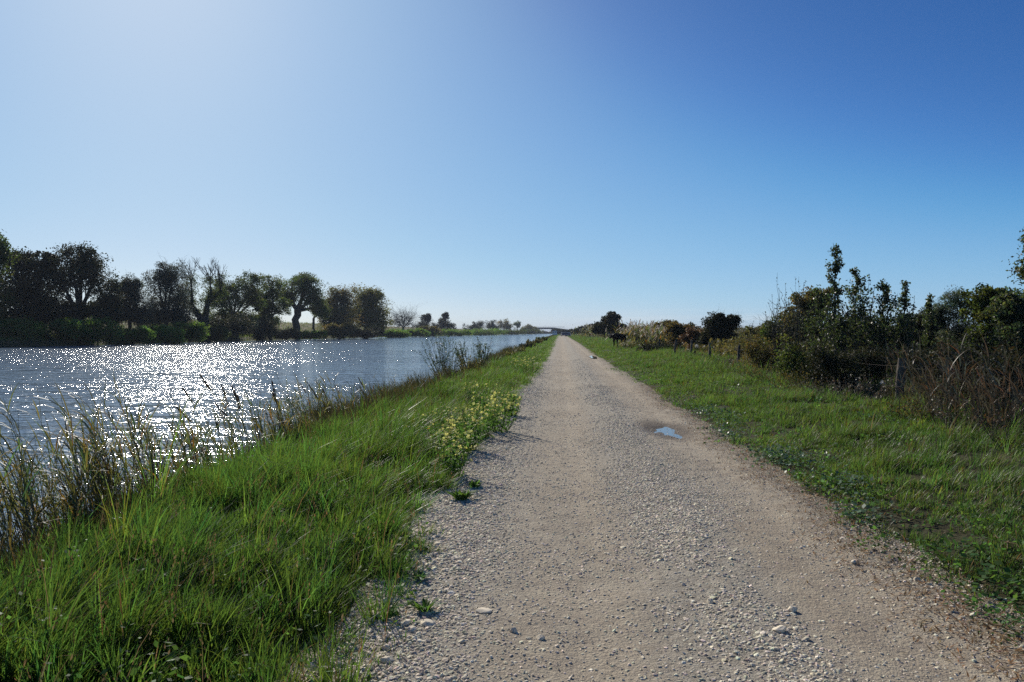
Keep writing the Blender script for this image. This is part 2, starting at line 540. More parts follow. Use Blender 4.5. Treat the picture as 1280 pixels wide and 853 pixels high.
l.new(s2.outputs[0], sc_.inputs[0]); l.new(wm_.outputs[0], sc_.inputs[1])
s2 = sc_
bu = n.new('ShaderNodeBump'); bu.inputs['Strength'].default_value = 1.0; bu.inputs['Distance'].default_value = 1.0
l.new(s2.outputs[0], bu.inputs['Height']); l.new(bu.outputs[0], b.inputs['Normal'])
l.new(b.outputs[0], out.inputs[0])
MAT_WATER = m
xw = np.linspace(-71, -3.2, 40)
yw = np.concatenate([np.arange(-40, 100, 6), np.arange(100, 1900, 60)])
water = grid_mesh('water', xw, yw, lambda X, Y: X * 0 + WATER_Z, MAT_WATER)
tag(water, 'wind rippled canal water glittering below the sun', 'water', kind='structure')

# standing water in the hollows of the track
m, n, l, out = new_mat('puddle_water')
b = n.new('ShaderNodeBsdfPrincipled'); b.inputs['Base Color'].default_value = (0.16, 0.14, 0.11, 1)
b.inputs['Roughness'].default_value = 0.02; b.inputs['IOR'].default_value = 1.33
l.new(b.outputs[0], out.inputs[0])
for (cx, cy, rx, ry, dp), lab in zip(PUDDLES, ('small bright puddle in a hollow of the gravel track, the nearer of two',
                                              'long thin puddle far along the right side of the track')):
    a = np.linspace(0, 2 * np.pi, 49)[:-1]
    rr = 1 + 0.28 * np.sin(a * 2 + 1.1) * np.cos(a * 3) + 0.10 * np.sin(a * 7 + cx)
    zl = float(road_z(np.array([cx]), np.array([cy]))[0]) + (0.020 if cy < 30 else 0.05)
    V = [(cx, cy, zl)] + [(cx + rx * (1.9 if cy < 30 else 1.3) * r_ * math.cos(t), cy + ry * (1.9 if cy < 30 else 1.3) * r_ * math.sin(t), zl) for t, r_ in zip(a, rr)]
    F = [(0, 1 + k, 1 + (k + 1) % 48) for k in range(48)]
    o = MB().add(V, F).build('puddle', m)
    tag(o, lab, 'puddle', 'puddles on the track')

# ------------------------------------------------------------------ plant builders
def blades(rng, root, height, width, az, lean, segs=3, tint=None, power=1.8, stiff=0.35):
    """Ribbons: root (n,3), each growing up and leaning towards az by lean*height at the tip."""
    nb = len(root)
    t = np.linspace(0, 1, segs + 1)
    dirx, diry = np.cos(az), np.sin(az)
    tw = az + np.pi / 2 + rng.normal(0, 0.7, nb)
    sx, sy = np.cos(tw), np.sin(tw)
    V = np.zeros((nb, 2 * segs + 1, 3), np.float32)
    for k, tk in enumerate(t):
        hor = lean * height * tk ** power
        ver = height * (tk - stiff * np.minimum(lean, 1.6) * tk ** 2.2 * 0.55)
        cx = root[:, 0] + dirx * hor
        cy = root[:, 1] + diry * hor
        cz = root[:, 2] + ver
        w = width * 0.5 * (1 - 0.75 * tk ** 2) * (0.65 + 0.5 * min(1, tk * 4))
        if k < segs:
            V[:, 2 * k] = np.stack([cx - sx * w, cy - sy * w, cz], 1)
            V[:, 2 * k + 1] = np.stack([cx + sx * w, cy + sy * w, cz], 1)
        else:
            V[:, 2 * k] = np.stack([cx, cy, cz], 1)
    base = (np.arange(nb) * (2 * segs + 1))[:, None]
    Q = np.concatenate([base + np.array([[2 * k, 2 * k + 1, 2 * k + 3, 2 * k + 2]]) for k in range(segs - 1)], 0) if segs > 1 else np.zeros((0, 4), int)
    T = base + np.array([[2 * segs - 2, 2 * segs - 1, 2 * segs]])
    tv = None
    if tint is not None:
        tv = np.repeat(tint[:, None, :], 2 * segs + 1, 1).reshape(-1, 3)
    return V.reshape(-1, 3), Q, T, tv


def add_blades(mb, rng, *a, mat=0, **k):
    V, Q, T, tv = blades(rng, *a, **k)
    n0 = mb.n
    if len(V) == 0: return
    mb.v.append(V); mb.n += len(V)
    mb.t.append(tv if tv is not None else np.ones((len(V), 3), np.float32))
    if len(Q): mb.f.append((Q + n0).astype(np.int32)); mb.m.append((len(Q), mat))
    mb.f.append((T + n0).astype(np.int32)); mb.m.append((len(T), mat))


def leaves(rng, C, size, aspect=0.5, droop=0.0, tint=None, dirs=None, flat=None):
    """Pointed leaf quads centred on C (n,3); dirs gives the long axis where it matters."""
    nl = len(C)
    d = rng.normal(0, 1, (nl, 3)) if dirs is None else dirs + rng.normal(0, 0.35, (nl, 3))
    d[:, 2] -= droop
    d /= np.linalg.norm(d, axis=1, keepdims=True) + 1e-9
    q = rng.normal(0, 1, (nl, 3))
    if flat is not None:
        q = q * (1 - flat) + np.cross(d, np.array([0, 0, 1.0])) * flat * 1.5
    s = np.cross(d, q); s /= np.linalg.norm(s, axis=1, keepdims=True) + 1e-9
    if flat is not None:
        s = q - d * (q * d).sum(1, keepdims=True); s /= np.linalg.norm(s, axis=1, keepdims=True) + 1e-9
    sz = (size * rng.uniform(0.65, 1.3, nl))[:, None]
    a = d * sz * 0.5; b_ = s * sz * 0.5 * aspect
    V = np.stack([C - a, C - a * 0.1 + b_, C + a, C - a * 0.1 - b_], 1).reshape(-1, 3)
    F = np.arange(nl * 4).reshape(-1, 4)
    tv = np.repeat(tint, 4, 0) if tint is not None else None
    return V, F, tv


def tints(rng, nl, sat=0.22, val=0.22, warm=0.0, clump=None):
    """Natural variety from leaf to leaf: greener, yellower, darker, paler."""
    v = np.exp(rng.normal(0, val, nl))
    w = rng.normal(warm, sat, nl)
    t = np.stack([v * np.exp(w), v * np.ones(nl), v * np.exp(-w * 0.5)], 1)
    return np.clip(t, 0.2, 3.0).astype(np.float32)


def tube(mb, pts, rad, sides=6, mat=0, tint=None, jitter=0, rng=None):
    pts = np.asarray(pts, float); n_ = len(pts)
    rad = np.broadcast_to(np.asarray(rad, float), (n_,))
    tg = np.gradient(pts, axis=0); tg /= np.linalg.norm(tg, axis=1, keepdims=True) + 1e-9
    up = np.array([0.31, 0.17, 0.94]) if abs(tg[0] @ np.array([0.31, 0.17, 0.94])) < 0.95 else np.array([1.0, 0, 0])
    u = np.cross(tg, up); u /= np.linalg.norm(u, axis=1, keepdims=True) + 1e-9
    w = np.cross(tg, u)
    a = np.linspace(0, 2 * np.pi, sides + 1)[:-1]
    rr = np.ones((n_, sides)) if not jitter else 1 + rng.normal(0, jitter, (n_, sides))
    V = pts[:, None] + rad[:, None, None] * rr[:, :, None] * (np.cos(a)[None, :, None] * u[:, None] + np.sin(a)[None, :, None] * w[:, None])
    i = np.arange((n_ - 1) * sides); r, c = i // sides, i % sides
    F = np.stack([r * sides + c, r * sides + (c + 1) % sides, (r + 1) * sides + (c + 1) % sides, (r + 1) * sides + c], 1)
    mb.add(V.reshape(-1, 3), F, tint, mat)
    if rad[-1] > 0.008:
        mb.add(V[-1], [list(range(sides))], tint, mat)


def wobble(rng, a, b_, n_=5, amt=0.08, sag=0.0):
    """A crooked limb from a to b."""
    a, b_ = np.asarray(a, float), np.asarray(b_, float)
    t = np.linspace(0, 1, n_)[:, None]
    L = np.linalg.norm(b_ - a)
    p = a * (1 - t) + b_ * t
    off = rng.normal(0, amt * L, (n_, 3)) * np.sin(np.pi * t)
    p = p + off
    p[:, 2] += sag * L * np.sin(np.pi * t[:, 0])
    return p


def bezier(a, c, b_, n_=6):
    t = np.linspace(0, 1, n_)[:, None]
    a, c, b_ = (np.asarray(q, float) for q in (a, c, b_))
    return a * (1 - t) ** 2 + 2 * c * t * (1 - t) + b_ * t * t


def crowned_tree(name, loc, label, cat, lobes, trunk, mats, seed, group=None, leaf=0.3, per_clump=70, clumps=22,
                 aspect=0.55, droop=0.0, warm=0.0, bare=0, spread=0.105, forks=None, sides=7, val=0.25, dense=1.7):
    """lobes: (x, y, z, rx, rz) in metres from the base; trunk: (radius, fork height, lean x). Parts: trunk (wood) and crown (leaves)."""
    rng = np.random.default_rng(seed)
    root = thing(name, loc, label, cat, group)
    wood, crown = MB(), MB()
    tr, fh, lx = trunk
    fork = np.array([lx, 0, fh])
    p = wobble(rng, (0, 0, -0.3), fork, 6, 0.04)
    if fh > 0.2:
        rad = tr * np.array([1.35, 1.08, 1.0, 0.95, 0.95, 1.0])
        tube(wood, p, rad, sides + 2, jitter=0.06, rng=rng)
    for (x, y, z, rx, rz) in lobes:
        c = np.array([x, y, z])
        tip = c + np.array([0, 0, rz * 0.35])
        mid_ = fork * 0.5 + c * 0.5 + np.array([0, 0, -0.1 * rz])
        lp = bezier(fork, mid_ + rng.normal(0, 0.12, 3) * rx, tip, 7)
        lr = tr * 0.62 * min(1.0, (rx / 1.6) ** 0.5) * np.linspace(1, 0.22, 7)
        tube(wood, lp, lr, sides)
        cc = []
        for k in range(int(clumps * 1.7)):
            d = rng.normal(0, 1, 3); d /= np.linalg.norm(d)
            rr = rng.uniform(0.2, 1) ** 0.45 * (0.86 + 0.30 * math.sin(3.1 * d[0] + 2.3 * d[2] + seed) * math.cos(2.7 * d[1] - 3.7 * d[2] + x))
            q = c + d * rr * np.array([rx, rx, rz])
            if q[2] < 0.15: continue
            cc.append(q)
            s = lp[rng.integers(2, 7)]
            tube(wood, wobble(rng, s, q, 4, 0.10), np.array([0.22, 0.16, 0.10, 0.05]) * tr * 0.55 * min(1, rx / 2 + .3), 4)
        cc = np.array(cc)
        pc_ = int(per_clump * dense)
        if pc_ and len(cc):
            nl = pc_ * len(cc)
            idx = np.repeat(np.arange(len(cc)), pc_)
            sg = spread * (rx + rz) * rng.uniform(0.55, 1.35, len(cc))
            gs = rng.normal(0, 1, (nl, 3)); gl = np.linalg.norm(gs, axis=1, keepdims=True); gs = gs * np.minimum(1, 2.1 / gl)
            C = cc[idx] + gs * sg[idx][:, None] * np.array([1, 1, 0.75])
            ct = tints(rng, len(cc), 0.12, 0.20, warm)
            T = ct[idx] * tints(rng, nl, 0.12, val)
            V, F, tv = leaves(rng, C, leaf, aspect, droop, T)
            crown.add(V, F, tv)
        for k in range(bare):
            q = c + np.array([rng.normal(0, rx * .7), rng.normal(0, rx * .7), rz * rng.uniform(0.8, 1.5)])
            pp = wobble(rng, lp[rng.integers(3, 7)], q, 5, 0.06)
            tube(wood, pp, np.linspace(0.11, 0.02, 5) * tr, 4)
            for j in range(3):
                e = pp[rng.integers(2, 4)]
                tube(wood, wobble(rng, e, e + (q - e) * 0.8 + rng.normal(0, 0.35 * rx, 3), 4, 0.08), np.linspace(0.05, 0.015, 4) * tr, 3)
    wood.build('trunk', mats[0], root, smooth=True)
    if crown.n: crown.build('crown', mats[1], root)
    return root


def shoot_shrub(name, loc, label, cat, mats, seed, n_shoots=14, height=1.2, spread=0.5, leaf=0.06, nleaf=26, aspect=0.35,
                rad=0.008, group=None, warm=0.0, lean=(0, 0), twig=2, curve=0.4, up=0.8, leaf_from=0.2, val=0.25, fan=1.0):
    """Many shoots rising from one stool, leaves set along them. Parts: stems and foliage."""
    rng = np.random.default_rng(seed)
    root = thing(name, loc, label, cat, group)
    wood, fol = MB(), MB()
    for k in range(n_shoots):
        a = rng.uniform(0, 2 * np.pi); r = spread * fan * rng.uniform(0.1, 1) ** 0.6
        h = height * rng.uniform(0.55, 1.0)
        b0 = np.array([math.cos(a) * r * 0.25, math.sin(a) * r * 0.25, -0.05])
        tip = np.array([math.cos(a) * r + lean[0] * h, math.sin(a) * r + lean[1] * h, h])
        c = b0 + (tip - b0) * 0.5 + np.array([math.cos(a) * r * curve, math.sin(a) * r * curve, 0])
        pts = bezier(b0, c, tip, 8)
        tube(wood, pts, np.linspace(1, 0.25, 8) * rad, 4)
        segs = [pts]
        for j in range(twig):
            s = pts[rng.integers(2, 6)]
            d = (tip - b0) * rng.uniform(0.15, 0.35) + rng.normal(0, 0.11 * h, 3)
            d[2] = abs(d[2]) * up
            tp = wobble(rng, s, s + d, 5, 0.06)
            tube(wood, tp, np.linspace(0.55, 0.2, 5) * rad, 3); segs.append(tp)
        for sgm in segs:
            m_ = int(nleaf * (1 if sgm is pts else 0.5))
            if m_ < 1: continue
            t = rng.uniform(leaf_from, 1, m_) * (len(sgm) - 1)
            i0 = np.clip(t.astype(int), 0, len(sgm) - 2); f = (t - i0)[:, None]
            C = sgm[i0] * (1 - f) + sgm[i0 + 1] * f
            ax = sgm[i0 + 1] - sgm[i0]; ax /= np.linalg.norm(ax, axis=1, keepdims=True) + 1e-9
            D = ax * 0.7 + rng.normal(0, 0.6, (m_, 3))
            D /= np.linalg.norm(D, axis=1, keepdims=True)
            C = C + D * leaf * 0.5
            V, F, tv = leaves(rng, C, leaf, aspect, 0, tints(rng, m_, 0.15, val, warm), D)
            fol.add(V, F, tv)
    wood.build('stems', mats[0], root)
    if fol.n: fol.build('foliage', mats[1], root)
    return root


def reeds_into(stems, lv, plume, rng, n_, spread, height, leaf_len=0.4, lean=(-0.15, 0.05), nleaf=7, wid=0.018, plumes=0.3, plume_len=0.2, zf=None, rad=0.004, pl_wid=0.05, origin=None):
    """Reeds: a thin cane each, long arching leaves up its length, some with a seed plume."""
    for k in range(n_):
        bx, by = rng.normal(0, spread[0]), rng.normal(0, spread[1])
        bz = 0.0
        if zf is not None: bz = float(zf(np.array([origin[0] + bx]), np.array([origin[1] + by]))[0]) - origin[2]
        h = height * rng.uniform(0.5, 1.05)
        lx, ly = lean[0] + rng.normal(0, 0.12), lean[1] + rng.normal(0, 0.12)
        b0 = np.array([bx, by, bz - 0.03]); tip = b0 + np.array([lx * h, ly * h, h])
        pts = bezier(b0, b0 + np.array([lx * h * .2, ly * h * .2, h * .55]), tip, 6)
        tube(stems, pts, np.linspace(1, 0.35, 6) * rad, 4, tint=tints(rng, 1, 0.15, 0.25)[0])
        m_ = rng.integers(max(2, nleaf - 3), nleaf + 2)
        t = rng.uniform(0.15, 0.97, m_) * 5
        i0 = np.clip(t.astype(int), 0, 4); f = (t - i0)[:, None]
        C = pts[i0] * (1 - f) + pts[i0 + 1] * f
        az = np.where(rng.random(m_) < 0.65, math.atan2(lean[1], lean[0]) + rng.normal(0, 0.7, m_), rng.uniform(0, 6.28, m_))
        L = leaf_len * rng.uniform(0.45, 1.2, m_)
        add_blades(lv, rng, C, L, np.full(m_, wid) * rng.uniform(0.6, 1.2, m_), az, rng.uniform(0.25, 1.3, m_), segs=4,
                   tint=tints(rng, m_, 0.28, 0.25, 0.05), power=1.3, stiff=0.9)
        if rng.random() < plumes and plume is not None:
            q = 34
            tt = rng.random(q)
            pc = tip + np.outer(tt * plume_len, np.array([lx * 2.2, ly * 2.2, 0.9]))
            pc += rng.normal(0, 1, (q, 3)) * (pl_wid * np.sin(np.pi * np.clip(tt * .9 + .08, 0, 1)))[:, None] * np.array([0.5, 0.5, 0.35])
            V, F, tv = leaves(rng, pc, plume_len * 0.30, 0.3, 0, tints(rng, q, 0.08, 0.15), np.tile(np.array([lx * 2.2, ly * 2.2, 0.9]), (q, 1)))
            pm = MB(); pm.add(V, F, tv); plume.append(pm)


def reed_clump(name, loc, label, mats, seed, n_, spread, height, cat='reeds', group=None, **kw):
    rng = np.random.default_rng(seed)
    root = thing(name, loc, label, cat, group)
    st, lv, pl = MB(), MB(), []
    reeds_into(st, lv, pl, rng, n_, spread, height, origin=tuple(loc), **kw)
    st.build('stems', mats[0], root); lv.build('leaves', mats[1], root)
    for pm in pl[:100]: pm.build('plume', mats[2], root)
    if len(pl) > 100:
        rest = MB()
        for pm in pl[100:]: rest.add(pm.v[0], pm.f[0], pm.t[0])
        tag(rest.build('plumes', mats[2], root), kind='stuff')
    return root


# leaf, bark and blade materials
M_GRASS = leaf_mat('grass_blade', (0.075, 0.115, 0.022), (0.125, 0.235, 0.032), 0.45, 0.45, 0.26)
M_GRASS_FAR = leaf_mat('grass_blade_far', (0.070, 0.110, 0.022), (0.13, 0.235, 0.032), 0.45, 0.6, 0.12)
M_GRASS_R = leaf_mat('verge_grass_blade', (0.070, 0.100, 0.024), (0.12, 0.22, 0.034), 0.44, 0.45, 0.25)
M_GRASS_R_FAR = leaf_mat('verge_grass_blade_far', (0.066, 0.098, 0.024), (0.13, 0.235, 0.034), 0.44, 0.6, 0.12)
M_STRAW = leaf_mat('straw', (0.22, 0.15, 0.075), (0.26, 0.17, 0.07), 0.3, 0.6, 0.12)
M_DRYGRASS = leaf_mat('dry_grass', (0.105, 0.090, 0.060), (0.115, 0.095, 0.058), 0.3, 0.5, 0.3)
M_REED_STEM = leaf_mat('reed_stem', (0.13, 0.095, 0.045), fac=0, rough=0.5)
M_REED_LEAF = leaf_mat('reed_leaf', (0.088, 0.090, 0.034), (0.19, 0.205, 0.048), 0.45, 0.5, 0.25)
M_SEDGE = leaf_mat('sedge_blade', (0.062, 0.068, 0.030), (0.10, 0.105, 0.035), 0.35, 0.55, 0.15)
M_PLUME = leaf_mat('reed_plume', (0.50, 0.45, 0.39), (0.52, 0.46, 0.39), 0.45, 0.7, 0.1)
M_PLUME_D = leaf_mat('reed_plume_dark', (0.10, 0.075, 0.055), (0.11, 0.08, 0.05), 0.4, 0.7, 0.1)
M_BARK = bark_mat('bark_dark', (0.035, 0.030, 0.026), (0.085, 0.072, 0.06))
M_BARK_GREY = bark_mat('bark_grey', (0.10, 0.092, 0.082), (0.19, 0.175, 0.155))
M_LEAF_DARK = leaf_mat('leaf_dark', (0.040, 0.042, 0.022), (0.055, 0.060, 0.020), 0.25, 0.6, 0.12)
M_LEAF_GREY = leaf_mat('leaf_grey', (0.075, 0.080, 0.055), (0.09, 0.10, 0.05), 0.3, 0.6, 0.15)
M_LEAF_MID = leaf_mat('leaf_mid', (0.052, 0.070, 0.022), (0.11, 0.15, 0.025), 0.4, 0.6, 0.15)
M_LEAF_YEL = leaf_mat('leaf_yellowing', (0.085, 0.085, 0.022), (0.20, 0.19, 0.025), 0.4, 0.6, 0.15)
M_LEAF_GREEN = leaf_mat('leaf_green', (0.070, 0.125, 0.026), (0.17, 0.29, 0.04), 0.5, 0.6, 0.12)
M_LEAF_BLUE = leaf_mat('leaf_bluegreen', (0.060, 0.080, 0.050), (0.10, 0.145, 0.065), 0.35, 0.5, 0.2)
M_LEAF_GLOSS = leaf_mat('leaf_glossy', (0.045, 0.058, 0.028), (0.10, 0.14, 0.035), 0.35, 0.45, 0.25)
M_LEAF_RUST = leaf_mat('leaf_rust', (0.13, 0.075, 0.032), (0.17, 0.09, 0.03), 0.3, 0.5, 0.3)
M_LEAF_OLIVE = leaf_mat('leaf_olive', (0.085, 0.080, 0.034), (0.17, 0.15, 0.035), 0.4, 0.6, 0.15)
M_WEED = leaf_mat('weed_leaf', (0.060, 0.12, 0.035), (0.14, 0.27, 0.04), 0.4, 0.6, 0.12)
M_WEED_SHINY = leaf_mat('weed_leaf_shiny', (0.13, 0.19, 0.105), (0.13, 0.25, 0.06), 0.35, 0.42, 0.32)
M_YELLOW = leaf_mat('yellow_petal', (0.82, 0.78, 0.26), (0.80, 0.76, 0.22), 0.4, 0.6, 0.1)
M_ORANGE = leaf_mat('orange_petal', (0.75, 0.42, 0.02), (0.7, 0.4, 0.02), 0.4, 0.6, 0.1)

# ------------------------------------------------------------------ trees of the far bank
def gz(x, y):
    return float(ground_z(np.array([x]), np.array([y]))[0])


def far_tree(name, label, px, d, top, halfw, seed, lobes_px, trunk_px, mats, cat='tree', yb=None, **kw):
    """lobes_px: (px, py, rx, ry) of the crown masses as the eye sees them at distance d; turned into metres with real depth."""
    base = P(px, 415, d)
    z0 = gz(base.x, d)
    rng = np.random.default_rng(seed * 7 + 1)
    s = d / 995.6 / math.cos(math.atan((px - 701) / 995.6))
    s = (P(px + 1, 415, d) - P(px, 415, d)).x
    sv = (P(px, 414, d) - P(px, 415, d)).z
    lobes = []
    for (lx, ly, rx, ry) in lobes_px:
        q = P(lx, ly, d)
        lobes.append((q.x - base.x, rng.normal(0, 0.35) * rx * s, q.z - z0, rx * s * 1.25, ry * sv * 1.14))
    tr, fork_py, lean_px = trunk_px
    trunk = (tr * s, P(px, fork_py, d).z - z0, lean_px * s)
    return crowned_tree(name, (base.x, d, z0), label, cat, lobes, trunk, mats, seed, **kw)


GF = 'trees along the far bank'
far_tree('broadleaf_tree', 'tall green tree at the left end of the far bank, taller than its dark neighbour', -14, 108, 285, 30, 1,
         [(-12, 330, 26, 40), (-2, 318, 14, 26), (-30, 350, 30, 40), (-14, 380, 26, 24)], (3.2, 395, 0), (M_BARK, M_LEAF_MID), group=GF, leaf=0.36, clumps=26, per_clump=60)
far_tree('broadleaf_tree', 'dark dense tree with ragged top between the tall green tree and the big round one', 36, 116, 308, 40, 2,
         [(30, 345, 26, 30), (52, 348, 20, 28), (14, 375, 24, 24), (44, 382, 26, 18), (24, 325, 12, 12), (56, 326, 10, 11), (10, 396, 22, 11), (46, 398, 24, 10)], (4.2, 398, 2), (M_BARK, M_LEAF_DARK), group=GF, leaf=0.34, clumps=24, per_clump=56)
far_tree('broadleaf_tree', 'large round dark tree with sky showing through its lower branches', 103, 118, 308, 45, 3,
         [(98, 338, 34, 25), (78, 352, 20, 26), (126, 350, 20, 28), (104, 322, 22, 14), (134, 374, 11, 22), (72, 383, 18, 14), (118, 388, 18, 11), (92, 388, 13, 12), (136, 394, 14, 12), (76, 398, 16, 9)],
         (5.0, 392, -4), (M_BARK, M_LEAF_DARK), group=GF, leaf=0.32, clumps=24, per_clump=52)
far_tree('willow_bush', 'thin greyish bushy tree in the gap between the big dark tree and the willow', 162, 128, 345, 20, 4,
         [(158, 372, 13, 22), (172, 378, 12, 22), (164, 358, 9, 12), (163, 394, 20, 14), (150, 388, 12, 16), (178, 394, 12, 13)], (2.2, 402, 0), (M_BARK, M_LEAF_GREY), group=GF, leaf=0.30, clumps=24, per_clump=62, aspect=0.36, bare=1)
far_tree('willow_tree', 'grey green willow with upright crown left of the bare topped pollard', 208, 138, 330, 26, 5,
         [(200, 354, 15, 22), (217, 356, 16, 24), (208, 342, 12, 12), (222, 380, 12, 20), (196, 384, 14, 16), (208, 398, 24, 14), (226, 396, 12, 12), (192, 396, 14, 14)], (2.6, 402, 0), (M_BARK, M_LEAF_GREY), group=GF, leaf=0.30, clumps=24, per_clump=66, aspect=0.34, droop=0.4, bare=1)

# the pollard: a forked trunk with bare upright poles and a few leaves low on the limbs
d_ = 152
base = P(253, 415, d_); z0 = gz(base.x, d_)
rngp = np.random.default_rng(66)
root = thing('pollard_tree', (base.x, d_, z0), 'forked pollard tree with thick trunk and bare upright branches on top', 'tree', GF)
wood, crown = MB(), MB()
S_ = lambda a, b_: np.array([P(a, b_, d_).x - base.x, rngp.normal(0, .5), P(a, b_, d_).z - z0])
sp_ = d_ / 995.6 / 0.9
fork = S_(253, 397)
tube(wood, [np.array([0.3, 0, -.3]), S_(255, 407), fork], np.array([8.2, 6.8, 6.6]) * sp_, 9, jitter=.06, rng=rngp)
for pth, rr_ in ((((253, 399), (245, 391), (240, 382), (240, 366), (238, 352)), (4.2, 3.6, 2.4, 1.2, .6)),
                 (((254, 399), (258, 388), (260, 376), (264, 366), (262, 352)), (4.0, 3.4, 2.4, 1.4, .6)),
                 (((260, 380), (270, 370), (276, 362)), (2.2, 1.7, 1.0)), (((241, 384), (234, 378), (229, 372)), (2.0, 1.5, .9))):
    pts = np.array([S_(*q) * np.array([1, .4, 1]) for q in pth])
    tube(wood, pts, np.array(rr_) * sp_, 7, jitter=.05, rng=rngp)
    e = pts[-1]
    for k in range(9):
        q = e + np.array([rngp.normal(0, 1.3), rngp.normal(0, 1.3), rngp.uniform(2.2, 5.2)])
        tp = wobble(rngp, e, q, 5, .04); tube(wood, tp, np.linspace(.075, .02, 5), 4)
        for j in range(4):
            s_ = tp[rngp.integers(1, 4)]
            tube(wood, wobble(rngp, s_, s_ + (q - s_) * .75 + np.array([*rngp.normal(0, .6, 2), .3]), 4, .06), np.linspace(.05, .015, 4), 3)
    cc = np.concatenate([pts[1:] + rngp.normal(0, .7, pts[1:].shape) for _ in range(16)])
    idx = np.repeat(np.arange(len(cc)), 42)
    V, F, tv = leaves(rngp, cc[idx] + rngp.normal(0, .42, (len(idx), 3)), .28, .55, 0, tints(rngp, len(idx)))
    crown.add(V, F, tv)
wood.build('trunk', M_BARK, root, smooth=True); crown.build('crown', M_LEAF_MID, root)

far_tree('broadleaf_tree', 'spreading leafy tree with gaps in its crown right of the bare topped pollard', 296, 172, 342, 34, 7,
         [(280, 360, 13, 15), (300, 364, 16, 16), (317, 356, 13, 14), (290, 378, 20, 12), (316, 378, 12, 12), (270, 374, 10, 12), (276, 396, 14, 9), (306, 396, 16, 9)], (2.6, 396, -3), (M_BARK, M_LEAF_MID), group=GF, leaf=0.34, clumps=22, per_clump=44)
far_tree('broadleaf_tree', 'leaning tree with ragged crown joining the thick trunked tree on its right', 337, 186, 342, 22, 8,
         [(340, 357, 13, 14), (333, 375, 14, 14), (347, 382, 12, 12), (328, 388, 9, 10), (322, 372, 10, 12), (336, 400, 14, 8)], (2.2, 397, 2), (M_BARK, M_LEAF_MID), group=GF, leaf=0.36, clumps=22, per_clump=44)
far_tree('broadleaf_tree', 'tree with short thick bent trunk and wide crown, grass showing under it', 369, 205, 343, 36, 9,
         [(366, 362, 18, 15), (386, 360, 17, 15), (394, 374, 13, 14), (356, 373, 13, 11), (378, 350, 16, 8), (400, 386, 9, 11)], (4.6, 388, 3), (M_BARK, M_LEAF_MID), group=GF, leaf=0.38, clumps=22, per_clump=46)
far_tree('broadleaf_tree', 'slim tree with dark leaning stem just right of the thick trunked tree', 393, 212, 370, 12, 10,
         [(396, 384, 9, 12), (403, 392, 8, 9)], (1.6, 398, -1), (M_BARK, M_LEAF_MID), group=GF, leaf=0.36, clumps=18, per_clump=40)
far_tree('broadleaf_tree', 'medium tree with olive crown left of the yellowing round tree', 424, 232, 357, 24, 11,
         [(420, 377, 16, 17), (432, 372, 13, 13), (412, 396, 14, 14), (432, 396, 16, 16), (410, 384, 10, 14), (420, 406, 18, 9)], (2.4, 406, 0), (M_BARK, M_LEAF_OLIVE), group=GF, leaf=0.42, clumps=24, per_clump=52)
far_tree('broadleaf_tree', 'rounded yellowing tree at the right end of the big far bank group', 458, 250, 360, 30, 12,
         [(452, 379, 18, 17), (470, 382, 16, 17), (462, 370, 14, 9), (445, 400, 18, 15), (470, 402, 17, 13), (458, 390, 26, 17)], (2.8, 408, 0), (M_BARK, M_LEAF_YEL), group=GF, leaf=0.44, clumps=26, per_clump=60)

GD = 'small trees further along the far bank'
far_tree('bare_tree', 'round bare grey tree with fan of fine twigs on the far bank', 504, 372, 386, 17, 13,
         [(504, 400, 15, 11), (495, 404, 11, 9), (514, 403, 11, 9)], (1.5, 410, 0), (M_BARK_GREY, M_LEAF_GREY), group=GD, leaf=0.34, clumps=34, per_clump=9, bare=26)
far_tree('broadleaf_tree', 'small dark tree directly right of the bare round tree', 532, 410, 392, 11, 14,
         [(530, 402, 7, 8), (535, 398, 4, 5), (526, 408, 7, 6)], (1.0, 410, 0), (M_BARK, M_LEAF_DARK), group=GD, leaf=0.5, clumps=18, per_clump=40)
far_tree('conifer_tree', 'pointed dark tree beside tan field edge, sloping down to the right', 556, 440, 392, 14, 15,
         [(554, 402, 6, 8), (557, 396, 3.5, 4.5), (548, 408, 8, 6), (562, 409, 6, 5)], (1.0, 411, 0), (M_BARK, M_LEAF_DARK), group=GD, leaf=0.5, clumps=20, per_clump=46)
far_tree('dead_tree', 'thin bare stem standing alone past the tan field', 580, 480, 403, 3, 16,
         [(580, 408, 1.6, 4)], (0.5, 411, 0), (M_BARK, M_LEAF_GREY), group=GD, leaf=0.4, clumps=6, per_clump=10, bare=4)
far_tree('bush', 'low greyish scrub beside the thin bare stem', 587, 500, 407, 8, 17,
         [(587, 411, 6, 4)], (0.6, 413, 0), (M_BARK, M_LEAF_GREY), cat='bush', group=GD, leaf=0.45, clumps=18, per_clump=30)
far_tree('broadleaf_tree', 'distant dark tree, left one of the three standing close together', 600, 560, 400, 9, 18,
         [(600, 407, 7, 6), (594, 410, 5, 4)], (0.9, 412, 0), (M_BARK, M_LEAF_DARK), group=GD, leaf=0.6, clumps=18, per_clump=40)
far_tree('broadleaf_tree', 'distant dark tree, middle one of the three standing close together', 615, 590, 401, 9, 19,
         [(614, 407, 6, 6), (618, 410, 5, 4)], (0.9, 412, 0), (M_BARK, M_LEAF_DARK), group=GD, leaf=0.6, clumps=18, per_clump=40)
far_tree('broadleaf_tree', 'distant round green tree, right one of the three standing close together', 630, 610, 399, 10, 20,
         [(629, 406, 7, 6), (634, 408, 5, 5)], (0.9, 412, 0), (M_BARK, M_LEAF_OLIVE), group=GD, leaf=0.6, clumps=20, per_clump=44)
